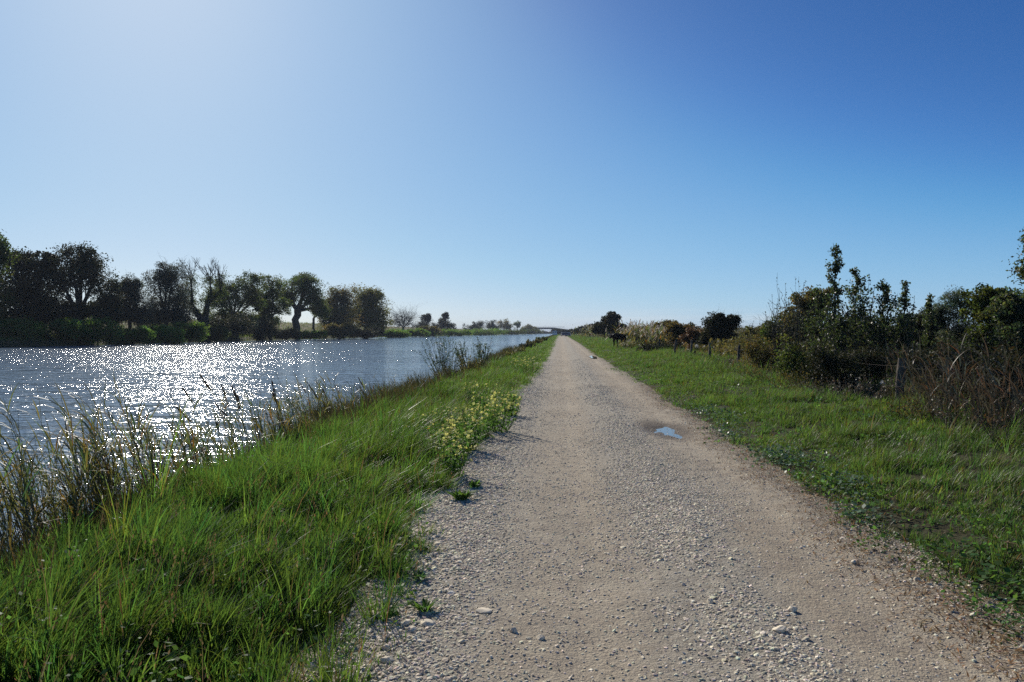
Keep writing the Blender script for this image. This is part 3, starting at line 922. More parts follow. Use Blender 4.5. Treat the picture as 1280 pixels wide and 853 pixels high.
far_tree('broadleaf_tree', 'small lollipop shaped tree left of the bridge', 646.5, 760, 402, 5, 21,
         [(646.5, 406.3, 4.6, 3.8)], (0.7, 411, 0), (M_BARK, M_LEAF_MID), group=GD, leaf=0.65, clumps=20, per_clump=40)
far_tree('broadleaf_tree', 'wide low yellowish tree at the left end of the bridge', 661, 800, 406, 8, 22,
         [(660.5, 409.5, 5, 3.5), (667, 412, 6, 3), (655, 412, 4, 3)], (0.8, 413, 0), (M_BARK, M_LEAF_YEL), group=GD, leaf=0.7, clumps=20, per_clump=44)

# bushes at the water's edge and under the trees
GB = 'bushes along the far bank'


def far_bush(px, py_top, py_bot, half, d, seed, label, leafm, name='bush', leaf=0.26, n_=3, **kw):
    rng = np.random.default_rng(seed)
    lobes = []
    h = (py_bot - py_top)
    for k in range(n_):
        u = (k + .5) / n_ * 2 - 1
        lobes.append((px + u * half * .8, py_bot - h * .52 + rng.normal(0, h * .05), half / n_ * 1.8, h * .47 * rng.uniform(.82, 1.05)))
    far_tree(name, label, px, d, py_top, half, seed, lobes, (0.7, py_bot - h * .3, 0), (M_BARK, leafm), cat='bush', group=GB, leaf=leaf, clumps=26, per_clump=48, **kw)


for (px, t_, b_, hf, d, sd, lab, lm) in (
        (-6, 399, 434, 22, 104, 301, 'green waterside bush at the far left below the tall green tree', M_LEAF_GREEN),
        (33, 402, 433, 24, 106, 302, 'green waterside bush below the dark ragged tree', M_LEAF_GREEN),
        (78, 400, 432, 26, 109, 303, 'bushy green waterside bush below the left half of the big round tree', M_LEAF_GREEN),
        (122, 401, 431, 22, 112, 304, 'green waterside bush with lifted top below the right half of the big round tree', M_LEAF_GREEN),
        (165, 409, 430, 22, 117, 305, 'low green waterside bush below the thin greyish tree', M_LEAF_GREEN),
        (206, 408, 429, 22, 123, 306, 'low green waterside bush below the grey green willow', M_LEAF_GREEN),
        (236, 402, 428, 17, 130, 307, 'green waterside bush left of the pollard trunk', M_LEAF_GREEN),
        (268, 407, 427, 14, 140, 308, 'low green bush at the foot of the pollard trunk', M_LEAF_MID),
        (290, 397, 426, 24, 150, 309, 'dark bramble mass right of the pollard trunk', M_LEAF_DARK),
        (328, 398, 425, 20, 164, 310, 'dark bramble mass below the leaning tree', M_LEAF_DARK),
        (358, 413, 424, 16, 182, 311, 'low dark bush below the thick bent trunk', M_LEAF_DARK),
        (388, 414, 423.5, 15, 195, 312, 'low green strip of bush right of the thick bent trunk', M_LEAF_GREEN),
        (424, 407, 422.5, 16, 214, 313, 'bright waterside bush below the olive crowned tree', M_LEAF_OLIVE),
        (456, 411, 422, 22, 228, 314, 'dark waterside bush below the yellowing round tree', M_LEAF_DARK),
        (492, 413, 421.5, 16, 270, 315, 'low green bush below the bare round tree', M_LEAF_GREEN),
        (520, 412.5, 421, 15, 300, 316, 'low green bush below the small dark tree', M_LEAF_GREEN),
        (536, 408, 420.6, 12, 325, 317, 'dark rounded bush at the water in front of the pointed dark tree', M_LEAF_OLIVE),
        (568, 413, 419.6, 20, 370, 318, 'low green strip of bush below the tan field', M_LEAF_GREEN),
        (607, 412, 418.9, 20, 450, 319, 'low green strip of bush below the three distant trees', M_LEAF_GREEN),
        (640, 412.5, 418.2, 16, 560, 320, 'far low bush below the lollipop tree', M_LEAF_MID),
        (664, 412.5, 417.8, 12, 680, 321, 'far low bush just left of the bridge', M_LEAF_MID)):
    far_bush(px, t_, b_, hf, d, sd, lab, lm, leaf=0.26 if d < 200 else 0.4)

# grass on the far bank and field: one mass, far off
rng = np.random.default_rng(71)
mb = MB()
N = 60000
yy = 60 * (1150 / 60) ** rng.random(N)
bf = bank_far(yy)
xx = bf - rng.random(N) ** 1.5 * 34 + 0.2
hh = rng.uniform(.25, .8, N) * np.clip((bf - xx) / 2, .35, 1)
add_blades(mb, rng, np.stack([xx, yy, ground_z(xx, yy) - .03], 1), hh, 0.03 + yy * 0.00045, rng.uniform(0, 6.28, N), rng.uniform(.2, .9, N), segs=2,
           tint=tints(rng, N, 0.3, 0.25, 0.25))
tag(mb.build('far_bank_grass', M_GRASS_R), 'rough grass on the far bank of the canal', 'grass', kind='stuff')

# ------------------------------------------------------------------ grass of the two verges
def tufts(rng, n_tuft, per, xr_, yr_, r, pick):
    """Blade roots gathered in tufts; pick(x, y) gives the chance a tuft grows there."""
    x = rng.uniform(*xr_, n_tuft); y = rng.uniform(*yr_, n_tuft)
    keep = rng.random(n_tuft) < pick(x, y)
    x, y = x[keep], y[keep]
    k = len(x)
    cnt = rng.poisson(per, k)
    idx = np.repeat(np.arange(k), cnt)
    a = rng.uniform(0, 6.28, len(idx)); rr = r * np.sqrt(rng.random(len(idx)))
    return x[idx] + rr * np.cos(a), y[idx] + rr * np.sin(a), idx, a, rr / r, k


def left_pick(x, y):
    e = edge_left(y); b_ = bank_near(y)
    p = np.clip((e + .03 - x) / 0.28, 0, 1) * np.clip((x - b_ + 0.30) / 0.3, 0, 1)
    return p * np.clip(0.68 + 2.0 * fbm(x * 1.5, y * 1.5, 91, 3), 0.10, 1)


def left_height(x, y):
    e = edge_left(y); b_ = bank_near(y)
    h = np.interp(e - x, [0, 0.15, 0.6, 1.4, 3], [0.11, 0.155, 0.19, 0.205, 0.20])
    h = h * (1 + 1.1 * fbm(x * 0.9, y * 0.9, 92, 3) + 1.0 * fbm(x * 4.5, y * 4.5, 99, 2))
    return np.clip(h, .06, .7) * np.interp(y, [0, 10, 60], [1.0, 1.0, 0.85])


def grow(rng, zones, pick, height, mb, zfun, wind, xlim, warm=0.0, strawfrac=0.05, straw=None, tint_noise=0.35, lean_amp=1.0):
    for (y0, y1, nt, per, r, wid, segs) in zones:
        x0, x1 = xlim(y0, y1)
        # the nearer end of each stretch is thicker than its far end
        px_, py_, idx, az, rr, k = tufts(rng, nt, per, (x0, x1), (y0, y1), r, pick)
        nb = len(px_)
        if nb == 0: continue
        h = height(px_, py_) * rng.uniform(0.55, 1.15, nb)
        th = np.exp(rng.normal(0, .34, k))[idx]
        wx = wind[0] + 0.9 * fbm(px_ * .7, py_ * .7, 55, 2)
        wy = wind[1] + 0.9 * fbm(px_ * .7, py_ * .7, 56, 2)
        dx = np.cos(az) * rr * .55 + wx + rng.normal(0, .22, nb)
        dy = np.sin(az) * rr * .55 + wy + rng.normal(0, .22, nb)
        lean = np.minimum(np.hypot(dx, dy) * lean_amp * rng.uniform(.5, 1.3, nb), 0.95)
        T = tints(rng, nb, 0.12, 0.20, warm) * tints(rng, k, 0.14, 0.18)[idx]
        T = T * (1 + tint_noise * fbm(px_ * .5, py_ * .5, 77, 3))[:, None]
        is_s = rng.random(nb) < strawfrac
        root = np.stack([px_, py_, zfun(px_, py_) - 0.015], 1)
        w = wid * rng.uniform(.7, 1.3, nb)
        az2 = np.arctan2(dy, dx)
        g = ~is_s
        add_blades(mb, rng, root[g], (h * th)[g], w[g], az2[g], lean[g], segs=segs, tint=T[g], mat=1 if y0 >= 11 else 0)
        if straw is not None and is_s.any():
            add_blades(straw, rng, root[is_s], (h * th)[is_s] * 1.1, w[is_s] * .9, az2[is_s], lean[is_s] * 1.5, segs=segs, tint=T[is_s])


rng = np.random.default_rng(501)
mb, st = MB(), MB()
LZ = [  # y0, y1, tufts, blades each, tuft radius, blade width, segments
    (1.2, 4.5, 4600, 28, .055, .0062, 4), (4.5, 8, 8000, 27, .055, .0064, 4), (8, 13, 8000, 23, .06, .0075, 3), (13, 20, 6400, 18, .08, .009, 3),
    (20, 34, 8000, 15, .10, .013, 2), (34, 60, 9000, 12, .14, .020, 2), (60, 110, 9000, 10, .22, .034, 2), (110, 240, 8000, 8, .4, .07, 2), (240, 700, 6000, 6, .8, .16, 2)]
grow(rng, LZ, left_pick, left_height, mb, ground_z, (0.26, -0.10), lambda a, b_: (-5.0, -0.3), straw=st, strawfrac=.022)
tag(mb.build('grass', [M_GRASS, M_GRASS_FAR]), 'lush green grass on the verge between track and canal', 'grass', kind='stuff')
tag(st.build('straw_grass', M_STRAW), 'pale dead blades among the canal verge grass', 'grass', kind='stuff')


def right_pick(x, y):
    e = edge_right(y)
    p = np.clip((x - e) / 0.35, 0, 1) * np.clip((8.8 - x) / 0.8, 0, 1)
    return p * np.clip(0.66 + 2.0 * fbm(x * 1.1, y * 1.1, 93, 3), 0.12, 1)


def right_height(x, y):
    e = edge_right(y)
    h = np.interp(x - e, [0, 0.3, 1.2, 2.6, 3.6, 4.6], [0.03, 0.055, 0.10, 0.12, 0.17, 0.28])
    return np.clip(h * (1 + 2.2 * fbm(x * 0.8, y * 0.8, 94, 3)), .025, .6)


mb, st = MB(), MB()
RZ = [(3.0, 6.5, 5200, 22, .06, .0046, 3), (6.5, 11, 7500, 22, .065, .0055, 3), (11, 18, 8000, 18, .08, .008, 3), (18, 30, 9000, 14, .10, .012, 2),
      (30, 55, 9500, 12, .14, .019, 2), (55, 110, 9500, 10, .22, .033, 2), (110, 240, 8000, 8, .4, .07, 2), (240, 700, 6000, 6, .8, .16, 2)]
grow(rng, RZ, right_pick, right_height, mb, ground_z, (0.22, -0.12), lambda a, b_: (1.9, 8.8), straw=st, strawfrac=.07, warm=0.02)
tag(mb.build('grass', [M_GRASS_R, M_GRASS_R_FAR]), 'short green grass on the verge below the wire fence', 'grass', kind='stuff')
tag(st.build('straw_grass', M_STRAW), 'bleached dead blades lying in the field side verge', 'grass', kind='stuff')

# dark rank growth along the lip of the bank
rng = np.random.default_rng(511)
mb = MB()
for (y0, y1, k, w) in ((1.5, 9, 5200, .007), (9, 20, 4200, .010), (20, 50, 4200, .018), (50, 140, 4200, .045), (140, 600, 3000, .13)):
    y = rng.uniform(y0, y1, k * 3)
    d = rng.normal(-.20, .26, k * 3)
    dens = np.clip(0.75 + 2.2 * fbm(y * .45, y * 0 + 4, 97, 3), .25, 1)
    keep = rng.random(k * 3) < dens
    y, d = y[keep], d[keep]
    x = bank_near(y) + d
    h = rng.uniform(.25, .78, len(y)) * np.interp(y, [3, 8, 12], [.55, .68, 1.0]) * np.clip(.7 + 1.6 * fbm(y * .6, x * .6, 98, 3), .4, 1.3)
    T = tints(rng, len(y), .18, .28, .10)
    add_blades(mb, rng, np.stack([x, y, ground_z(x, y) - .02], 1), h, w * rng.uniform(.6, 1.3, len(y)),
               rng.normal(2.7, .9, len(y)), rng.uniform(.1, .7, len(y)), segs=3 if y0 < 20 else 2, tint=T)
tag(mb.build('bank_sedge', M_SEDGE), 'rank olive sedge along the lip of the canal bank', 'sedge', kind='stuff')

# ------------------------------------------------------------------ reeds and shrubs along the near bank
RM = (M_REED_STEM, M_REED_LEAF, M_PLUME_D)
GR = 'reed clumps along the near bank'


def at(px, py, y):
    q = P(px, py, y)
    return (q.x, y, gz(q.x, y))


def reeds_at(x, y, label, seed, n_, spread, h, **kw):
    reed_clump('reed_clump', (x, y, gz(x, y)), label, RM, seed, n_, spread, h, zf=ground_z, group=GR, **kw)


bx = lambda y, d=0.0: float(bank_near(np.array([y]))[0]) + d
reeds_at(bx(5.3, -.55), 5.3, 'dense leaning reeds at the left edge, nearest on the bank', 601, 95, (.28, .45), 1.15, leaf_len=.38, nleaf=9, lean=(-.30, .05), wid=.011, plumes=.0)
reeds_at(bx(6.6, -.5), 6.6, 'thick leafy reeds against the glitter, second from the left edge', 602, 130, (.30, .45), 1.05, leaf_len=.38, nleaf=10, lean=(-.28, .05), wid=.011, plumes=.0)
reeds_at(bx(8.0, -.35), 8.0, 'shorter leafy reeds against the brightest glitter', 603, 95, (.25, .55), .8, leaf_len=.30, nleaf=9, lean=(-.25, .05), wid=.010, plumes=.0)
reeds_at(bx(9.4, -.3), 9.4, 'tall thin reed stalks, some with narrow dark heads, over the bright water', 604, 55, (.25, .6), 1.12, leaf_len=.32, nleaf=6, lean=(-.22, .05), wid=.010, plumes=.16, plume_len=.2, pl_wid=.007)
reeds_at(bx(10.9, -.3), 10.9, 'yellowish leafy reeds between the tall stalks and the small mid bank clump', 605, 95, (.22, .6), .88, leaf_len=.30, nleaf=8, lean=(-.12, .05), wid=.010, plumes=.0)
reeds_at(bx(13.6, -.35), 13.6, 'isolated dark reed clump with one long stalk, midway along the bank', 606, 90, (.24, .55), .95, leaf_len=.30, nleaf=8, lean=(-.22, .05), wid=.012, plumes=.05, plume_len=.18, pl_wid=.009)
reeds_at(bx(16.5, -.3), 16.5, 'sparse thin reeds just beyond the isolated dark reed clump', 607, 16, (.2, .8), .75, leaf_len=.25, nleaf=5, lean=(-.2, .05), wid=.014, plumes=.08, plume_len=.14, pl_wid=.011)
reeds_at(bx(20.5, -.35), 20.5, 'a few wispy reed stems over open water before the willow shrub', 608, 9, (.25, .8), .85, leaf_len=.25, nleaf=4, lean=(-.25, .05), wid=.016, plumes=.12, plume_len=.14, pl_wid=.011)

GW = 'shrubs along the near bank'
shoot_shrub('willow_shrub', (bx(25.0, -.25), 25.0, gz(bx(25.0, -.25), 25.0)), 'upright dark willow shrub with stiff leafy shoots, nearer one by the water', 'shrub',
            (M_BARK, M_LEAF_BLUE), 621, n_shoots=30, height=1.7, spread=.78, leaf=.072, nleaf=38, aspect=.3, rad=.009, lean=(-.10, 0), twig=1, group=GW, curve=.1, fan=1.1)
shoot_shrub('yellow_shrub', (bx(28.0, .05), 28.0, gz(bx(28.0, .05), 28.0)), 'low yellowish shrub between the two dark willow shrubs', 'shrub',
            (M_BARK, M_LEAF_OLIVE), 622, n_shoots=16, height=.85, spread=.45, leaf=.07, nleaf=26, aspect=.45, rad=.008, twig=2, group=GW, warm=-.02)
shoot_shrub('willow_shrub', (bx(31.5, -.2), 31.5, gz(bx(31.5, -.2), 31.5)), 'looser dark willow shrub, farther one by the water', 'shrub',
            (M_BARK, M_LEAF_BLUE), 623, n_shoots=28, height=1.4, spread=.8, leaf=.075, nleaf=32, aspect=.3, rad=.010, twig=1, group=GW, curve=.3)
shoot_shrub('bank_shrub', (bx(38.0, -.3), 38.0, gz(bx(38.0, -.3), 38.0)), 'thin open shrub over the water beyond the willow shrubs', 'shrub',
            (M_BARK, M_LEAF_BLUE), 624, n_shoots=10, height=1.35, spread=.5, leaf=.10, nleaf=26, aspect=.4, rad=.010, twig=2, group=GW)
for i, (y, h, lab, lm) in enumerate(((46, .6, 'olive tuft shrub on the bank, first of the row after the thin open shrub', M_LEAF_OLIVE),
                                     (56, .65, 'brown green tuft shrub on the bank, second of the row after the thin open shrub', M_LEAF_OLIVE),
                                     (72, .8, 'dark tuft shrub on the bank, third of the row after the thin open shrub', M_LEAF_DARK),
                                     (95, 1.1, 'dark tuft shrub on the bank, fourth of the row after the thin open shrub', M_LEAF_OLIVE),
                                     (130, 1.2, 'far tuft shrub where the bank narrows toward the bridge', M_LEAF_MID))):
    shoot_shrub('bank_shrub', (bx(y, -.1), y, gz(bx(y, -.1), y)), lab, 'shrub', (M_BARK, lm), 630 + i, n_shoots=22, height=h * .72, spread=.5 + y * .005,
                leaf=.10 + y * .0012, nleaf=40, aspect=.4, rad=.01, twig=1, group=GW)

# ------------------------------------------------------------------ flowers and weeds by the track
GY = 'yellow flowering plants by the track'


def flower_plant(x, y, label, seed, h=.42, spread=.26, n_=26, nfl=60, pet=M_YELLOW, name='flowering_plant', group=GY):
    rng = np.random.default_rng(seed)
    z = max(gz(x, y), 0)
    root = thing(name, (x, y, z), label, 'wild flower', group)
    stm, lf, fl = MB(), MB(), MB()
    for k in range(n_):
        a = rng.uniform(0, 6.28); r = spread * math.sqrt(rng.random()); hh = h * rng.uniform(.55, 1.05)
        b0 = np.array([math.cos(a) * r * .35, math.sin(a) * r * .35, -.02]); tip = np.array([math.cos(a) * r + .06 * h, math.sin(a) * r, hh])
        pts = bezier(b0, b0 * .6 + tip * .4 + np.array([math.cos(a) * r * .3, math.sin(a) * r * .3, 0]), tip, 6)
        tube(stm, pts, np.linspace(.003, .0014, 6), 4, tint=np.array([1, 1.2, .8]))
        m_ = 14
        t = rng.uniform(.05, .85, m_) * 5; i0 = np.clip(t.astype(int), 0, 4); f = (t - i0)[:, None]
        C = pts[i0] * (1 - f) + pts[i0 + 1] * f + rng.normal(0, .022, (m_, 3))
        V, F, tv = leaves(rng, C, .07, .32, -.1, tints(rng, m_, .12, .25)); lf.add(V, F, tv)
        nf = max(1, int(nfl / n_ + rng.normal(0, 1)))
        for q in range(nf):
            c = tip + np.array([rng.normal(0, .016), rng.normal(0, .016), -abs(rng.normal(0, .045))])
            ax = rng.normal(0, 1, 3) * .6 + np.array([0, 0, 1]); ax /= np.linalg.norm(ax)
            u = np.cross(ax, [.3, .5, .8]); u /= np.linalg.norm(u); w = np.cross(ax, u)
            s = .0138 * rng.uniform(.8, 1.35)
            tt = tints(rng, 1, .05, .08)[0]
            for j in range(4):          # four petals
                d1 = math.cos(j * 1.57) * u + math.sin(j * 1.57) * w; d2 = -math.sin(j * 1.57) * u + math.cos(j * 1.57) * w
                fl.add([c, c + d1 * s + d2 * s * .55 + ax * .003, c + d1 * s * 1.35 + ax * .004, c + d1 * s - d2 * s * .55 + ax * .003], [[0, 1, 2, 3]], tt)
    stm.build('stems', M_WEED, root); lf.build('foliage', M_WEED, root); fl.build('blossom', pet, root)
    return root


for i, (px, py, y, h, sp__, nf, lab) in enumerate((
        (566, 598, 8.4, .40, .22, 80, 'yellow flowering plant nearest along the track edge'),
        (552, 560, 9.9, .40, .26, 60, 'yellow flowering plant set back in the grass behind the nearest one'),
        (580, 562, 10.2, .42, .24, 60, 'dense yellow flowering plant with dark foot, second along the track edge'),
        (560, 540, 11.6, .38, .30, 50, 'loose yellow flowering plant deeper in the verge'),
        (600, 547, 11.6, .42, .28, 70, 'yellow flowering plant, third along the track edge'),
        (622, 545, 12.2, .48, .30, 110, 'largest yellow flowering plant, leaning out over the gravel'),
        (606, 522, 14.3, .46, .32, 60, 'yellow flowering plant just behind the largest one'),
        (640, 525, 14.6, .40, .24, 8, 'dark green bushy weed with few flowers beyond the largest flowering plant'),
        (596, 505, 16.5, .40, .3, 30, 'sparse pale flowering plant out on the middle of the verge'),
        (652, 468, 29.0, .55, .45, 90, 'far yellow flowering plant beside the track, left of a pair'),
        (664, 466, 30.5, .5, .4, 50, 'far yellow flowering plant beside the track, right of a pair'))):
    q = P(px, py, y)
    flower_plant(q.x, y, lab, 700 + i, h + .12, sp__, nfl=int(nf * 1.5))
q = P(534, 565, 9.6)
flower_plant(q.x, 9.6, 'small orange flower alone in the verge grass', 731, .34, .05, 3, 6, M_ORANGE, group=None)


def rosette(name, x, y, label, seed, n_, length, wid, mat, up=.6, z=None, group=None, lift=0.0):
    rng = np.random.default_rng(seed)
    z = max(gz(x, y), float(road_z(np.array([x]), np.array([y]))[0])) if z is None else z
    mb = MB()
    a = rng.uniform(0, 6.28, n_); r = rng.uniform(0, .35, n_) * length
    root = np.stack([np.cos(a) * r, np.sin(a) * r, np.full(n_, lift)], 1)
    L = length * rng.uniform(.5, 1.1, n_)
    V, Q, T, tv = blades(rng, root, L, np.full(n_, wid), a, rng.uniform(.5, 1.8, n_) * (1.3 - up), segs=4, tint=tints(rng, n_, .12, .22), power=1.2, stiff=1.0)
    # broad leaf: widest in the middle
    V = V.reshape(n_, 9, 3)
    for k, s in enumerate((.35, 1.0, 1.35, 1.0)):
        c = (V[:, 2 * k] + V[:, 2 * k + 1]) / 2
        V[:, 2 * k] = c + (V[:, 2 * k] - c) * s; V[:, 2 * k + 1] = c + (V[:, 2 * k + 1] - c) * s
    n0 = mb.n
    mb.add(V.reshape(-1, 3), Q, tv); mb.f.append(T.astype(np.int32)); mb.m.append((len(T), 0))
    o = mb.build(name, mat)
    o.location = (x, y, z)
    return tag(o, label, 'weed', group)


q = P(531, 775, 4.35); rosette('weed', q.x, 4.35, 'small green weed on the gravel beside a flat pale stone', 741, 30, .095, .016, M_WEED)
q = P(525, 735, 4.9); rosette('weed', q.x, 4.9, 'tiny bluish weed among the stones at the grass edge', 742, 16, .09, .022, M_WEED_SHINY)
q = P(577, 630, 7.2); rosette('weed', q.x, 7.2, 'flat dark leafed weed at the grass edge below the flowers', 743, 46, .15, .03, M_WEED)
q = P(592, 618, 7.8); rosette('weed', q.x, 7.8, 'smaller flat weed right behind the dark leafed one', 744, 24, .11, .026, M_WEED)


# broad leaved herbs and seed heads mixed through the canal verge
rng = np.random.default_rng(761)
mb, mb2 = MB(), MB()
k = 520
y = 2.6 + 24 * rng.random(k) ** 1.6
x = edge_left(y) - .12 - rng.random(k) ** 1.4 * 2.2
for i in range(k):
    z = gz(x[i], y[i]); m_ = rng.integers(10, 24); hh = rng.uniform(.08, .30)
    C = np.stack([x[i] + rng.normal(0, .05, m_), y[i] + rng.normal(0, .05, m_), z + rng.uniform(.02, hh, m_)], 1)
    D = np.stack([rng.normal(0, 1, m_), rng.normal(0, 1, m_), rng.normal(.2, .4, m_)], 1)
    V, F, tv = leaves(rng, C, rng.uniform(.022, .045), .6, 0, tints(rng, m_, .12, .25), D, flat=.6); mb.add(V, F, tv)
tag(mb.build('verge_weeds', M_WEED), 'broad leaved weeds mixed through the canal verge grass', 'weeds', kind='stuff')
k = 900
y = 2.6 + 30 * rng.random(k) ** 1.5
x = edge_left(y) - .15 - rng.random(k) * 2.7
h = rng.uniform(.3, .6, k)
root = np.stack([x, y, ground_z(x, y)], 1)
az = rng.normal(-.2, .8, k); ln = rng.uniform(.1, .6, k)
add_blades(mb2, rng, root, h, np.full(k, .003), az, ln, segs=4, tint=tints(rng, k, .1, .3))
tipx = root[:, 0] + np.cos(az) * ln * h * .9; tipy = root[:, 1] + np.sin(az) * ln * h * .9; tipz = root[:, 2] + h * (1 - .2 * ln) * .93
for j in range(5):
    C = np.stack([tipx + rng.normal(0, .006, k), tipy + rng.normal(0, .006, k), tipz - j * .016], 1)
    V, F, tv = leaves(rng, C, .022, .35, 0, tints(rng, k, .1, .25), np.stack([np.cos(az) * .4, np.sin(az) * .4, np.ones(k)], 1)); mb2.add(V, F, tv)
tag(mb2.build('seed_heads', M_STRAW), 'thin dry seed heads standing in the canal verge grass', 'grass', kind='stuff')
# ------------------------------------------------------------------ wire fence along the field
FENCE_X = 6.8
fence = thing('wire_fence', (FENCE_X, 16.2, gz(FENCE_X, 16.2)), 'weathered wooden post and wire fence along the field', 'fence')
M_POST = bark_mat('weathered_wood', (0.075, 0.06, 0.048), (0.17, 0.14, 0.11), 20)
M_WIRE = plain_mat('fence_wire', (0.10, 0.08, 0.07), 0.8, 0.0, .2)
rng = np.random.default_rng(801)
posts = [(8.3, .95, .06), (16.2, .92, .085), (20.1, 1.05, .045), (24.0, .95, .05), (27.7, 1.0, .055), (31.2, .95, .055), (36.5, 1.0, .06), (42.5, 1.05, .06), (48, 1, .06), (55, 1, .06), (63, 1, .06), (72, 1, .06)]
tops = []
for (y, h, r) in posts:
    x = FENCE_X + rng.normal(0, .08); z = gz(x, y)
    lx, ly = rng.normal(0, .05), rng.normal(0, .05)
    b0 = np.array([x, y, z - .2]); t_ = np.array([x + lx * h, y + ly * h, z + h])
    pts = wobble(rng, b0, t_, 7, .012)
    mbp = MB(); tube(mbp, pts - np.array(fence.location), np.array([1.1, 1.08, 1, 1, .96, .95, .86]) * r, 9, jitter=.07, rng=rng)
    mbp.build('post', M_POST, fence, smooth=True)
    tops.append((b0, t_))
for hfrac in (.50, .86):
    mw = MB()
    for (a0, a1), (b0, b1) in zip(tops[:-1], tops[1:]):
        p0 = a0 + (a1 - a0) * hfrac; p1 = b0 + (b1 - b0) * hfrac
        t = np.linspace(0, 1, 6)[:, None]
        pts = p0 * (1 - t) + p1 * t; pts[:, 2] -= .05 * np.sin(np.pi * t[:, 0]); pts[:, 0] -= .08
        tube(mw, pts - np.array(fence.location), .0013, 3)
    mw.build('wire', M_WIRE, fence)

# scraps of white fleece caught on the wire
M_FLEECE = leaf_mat('fleece', (0.70, 0.68, 0.64), (0.6, 0.58, 0.54), .3, .9, .1, )
for i, (px, py, y, s, lab) in enumerate(((1103, 478, 17.2, .075, 'white scrap caught on the wire beside the thick near post'),
                                         (993, 470, 22.8, .07, 'small white scrap caught on the wire by the bare twiggy shrub'),
                                         (871, 432, 40.0, .13, 'white scrap on the fence before the dark rounded tree'))):
    q = P(px, py, y); rng = np.random.default_rng(820 + i)
    mbp = MB()
    C = rng.normal(0, s * .28, (90, 3)) * np.array([1, 1, .8]); C[:, 2] -= abs(C[:, 0]) * .3
    V, F, tv = leaves(rng, C, s * .4, .5, .3, tints(rng, 90, .02, .06)); mbp.add(V, F, tv)
    o = mbp.build('fleece_scrap', M_FLEECE); o.location = q
    tag(o, lab, 'scrap', 'white scraps on the fence')


def place(px, y):
    q = P(px, 415, y); return (q.x, y, gz(q.x, y))


def hpx(top, y):
    """height above the ground of something whose top is seen at row top, at distance y"""
    return P(701, top, y).z


def wpx(w, y):
    return (P(702, 415, y).x - P(701, 415, y).x) * w


# tall leafy saplings with ragged spires
GS = 'tall leafy saplings behind the fence'


def sapling(px, y, top, halfw, seed, label, mats=(M_BARK, M_LEAF_GLOSS), leaf=.078, nb=26, name='sapling', group=GS, spire=.30, bot=.10, lean=0.0, nl=13, warm=0, val=.3):
    rng = np.random.default_rng(seed)
    loc = place(px, y); h = hpx(top, y) - loc[2]; W = wpx(halfw, y)
    root = thing(name, loc, label, 'tree', group)
    wood, fol = MB(), MB()
    tip = np.array([lean * h, 0, h])
    stem = wobble(rng, (0, 0, -.1), tip, 9, .012)
    tube(wood, stem, np.linspace(.045, .006, 9), 6)
    limbs = [(stem[5:], 16)]
    for j in range(3):       # further leaders forking off low down
        i0 = rng.integers(1, 5); s = stem[i0]; a = rng.uniform(0, 6.28); hh = h * rng.uniform(.62, .93)
        e = np.array([math.cos(a) * W * rng.uniform(.25, .6), math.sin(a) * W * .5, hh])
        ld = bezier(s, s * .55 + e * .45 + np.array([math.cos(a) * W * .25, 0, -.05 * h]), e, 7)
        tube(wood, ld, np.linspace(.024, .004, 7), 5); limbs.append((ld, 34))
        for q_ in range(7):
            s2 = ld[rng.integers(1, 6)]; e2 = s2 + np.array([rng.normal(0, .28 * W), rng.normal(0, .28 * W), rng.uniform(.1, .5) * W])
            b2 = wobble(rng, s2, e2, 4, .06); tube(wood, b2, np.linspace(.008, .002, 4), 3); limbs.append((b2, nl))
    for k in range(nb):
        t = bot + (1 - bot) * (k + rng.random()) / nb
        i = t * 8; i0 = min(int(i), 7); s = stem[i0] * (1 - (i - i0)) + stem[i0 + 1] * (i - i0)
        L = W * (1.0 if t < .45 else max(.26, 1 - (t - .45) / .55 * (1 - spire) * 1.25)) * rng.uniform(.25, 1.3)
        a = rng.uniform(0, 6.28)
        e = s + np.array([math.cos(a) * L, math.sin(a) * L, L * rng.uniform(.9, 2.0)])
        br = bezier(s, s * .4 + e * .6 + np.array([0, 0, -.12 * L]), e, 6)
        tube(wood, br, np.linspace(.016, .004, 6), 4); limbs.append((br, nl))
        for j in range(3):
            s2 = br[rng.integers(1, 5)]; e2 = s2 + rng.normal(0, .38 * L, 3) + np.array([0, 0, .22 * L])
            b2 = wobble(rng, s2, e2, 4, .06); tube(wood, b2, np.linspace(.007, .002, 4), 3); limbs.append((b2, nl))
    for (br, m_) in limbs:
        t = rng.uniform(.15, 1.02, m_) * (len(br) - 1); i0 = np.clip(t.astype(int), 0, len(br) - 2); f = (t - i0)[:, None]
        C = br[i0] * (1 - f) + br[i0 + 1] * f + rng.normal(0, leaf * .5, (m_, 3))
        V, F, tv = leaves(rng, C, leaf, .62, .35, tints(rng, m_, .14, val, warm)); fol.add(V, F, tv)
    wood.build('trunk', mats[0], root); fol.build('crown', mats[1], root)


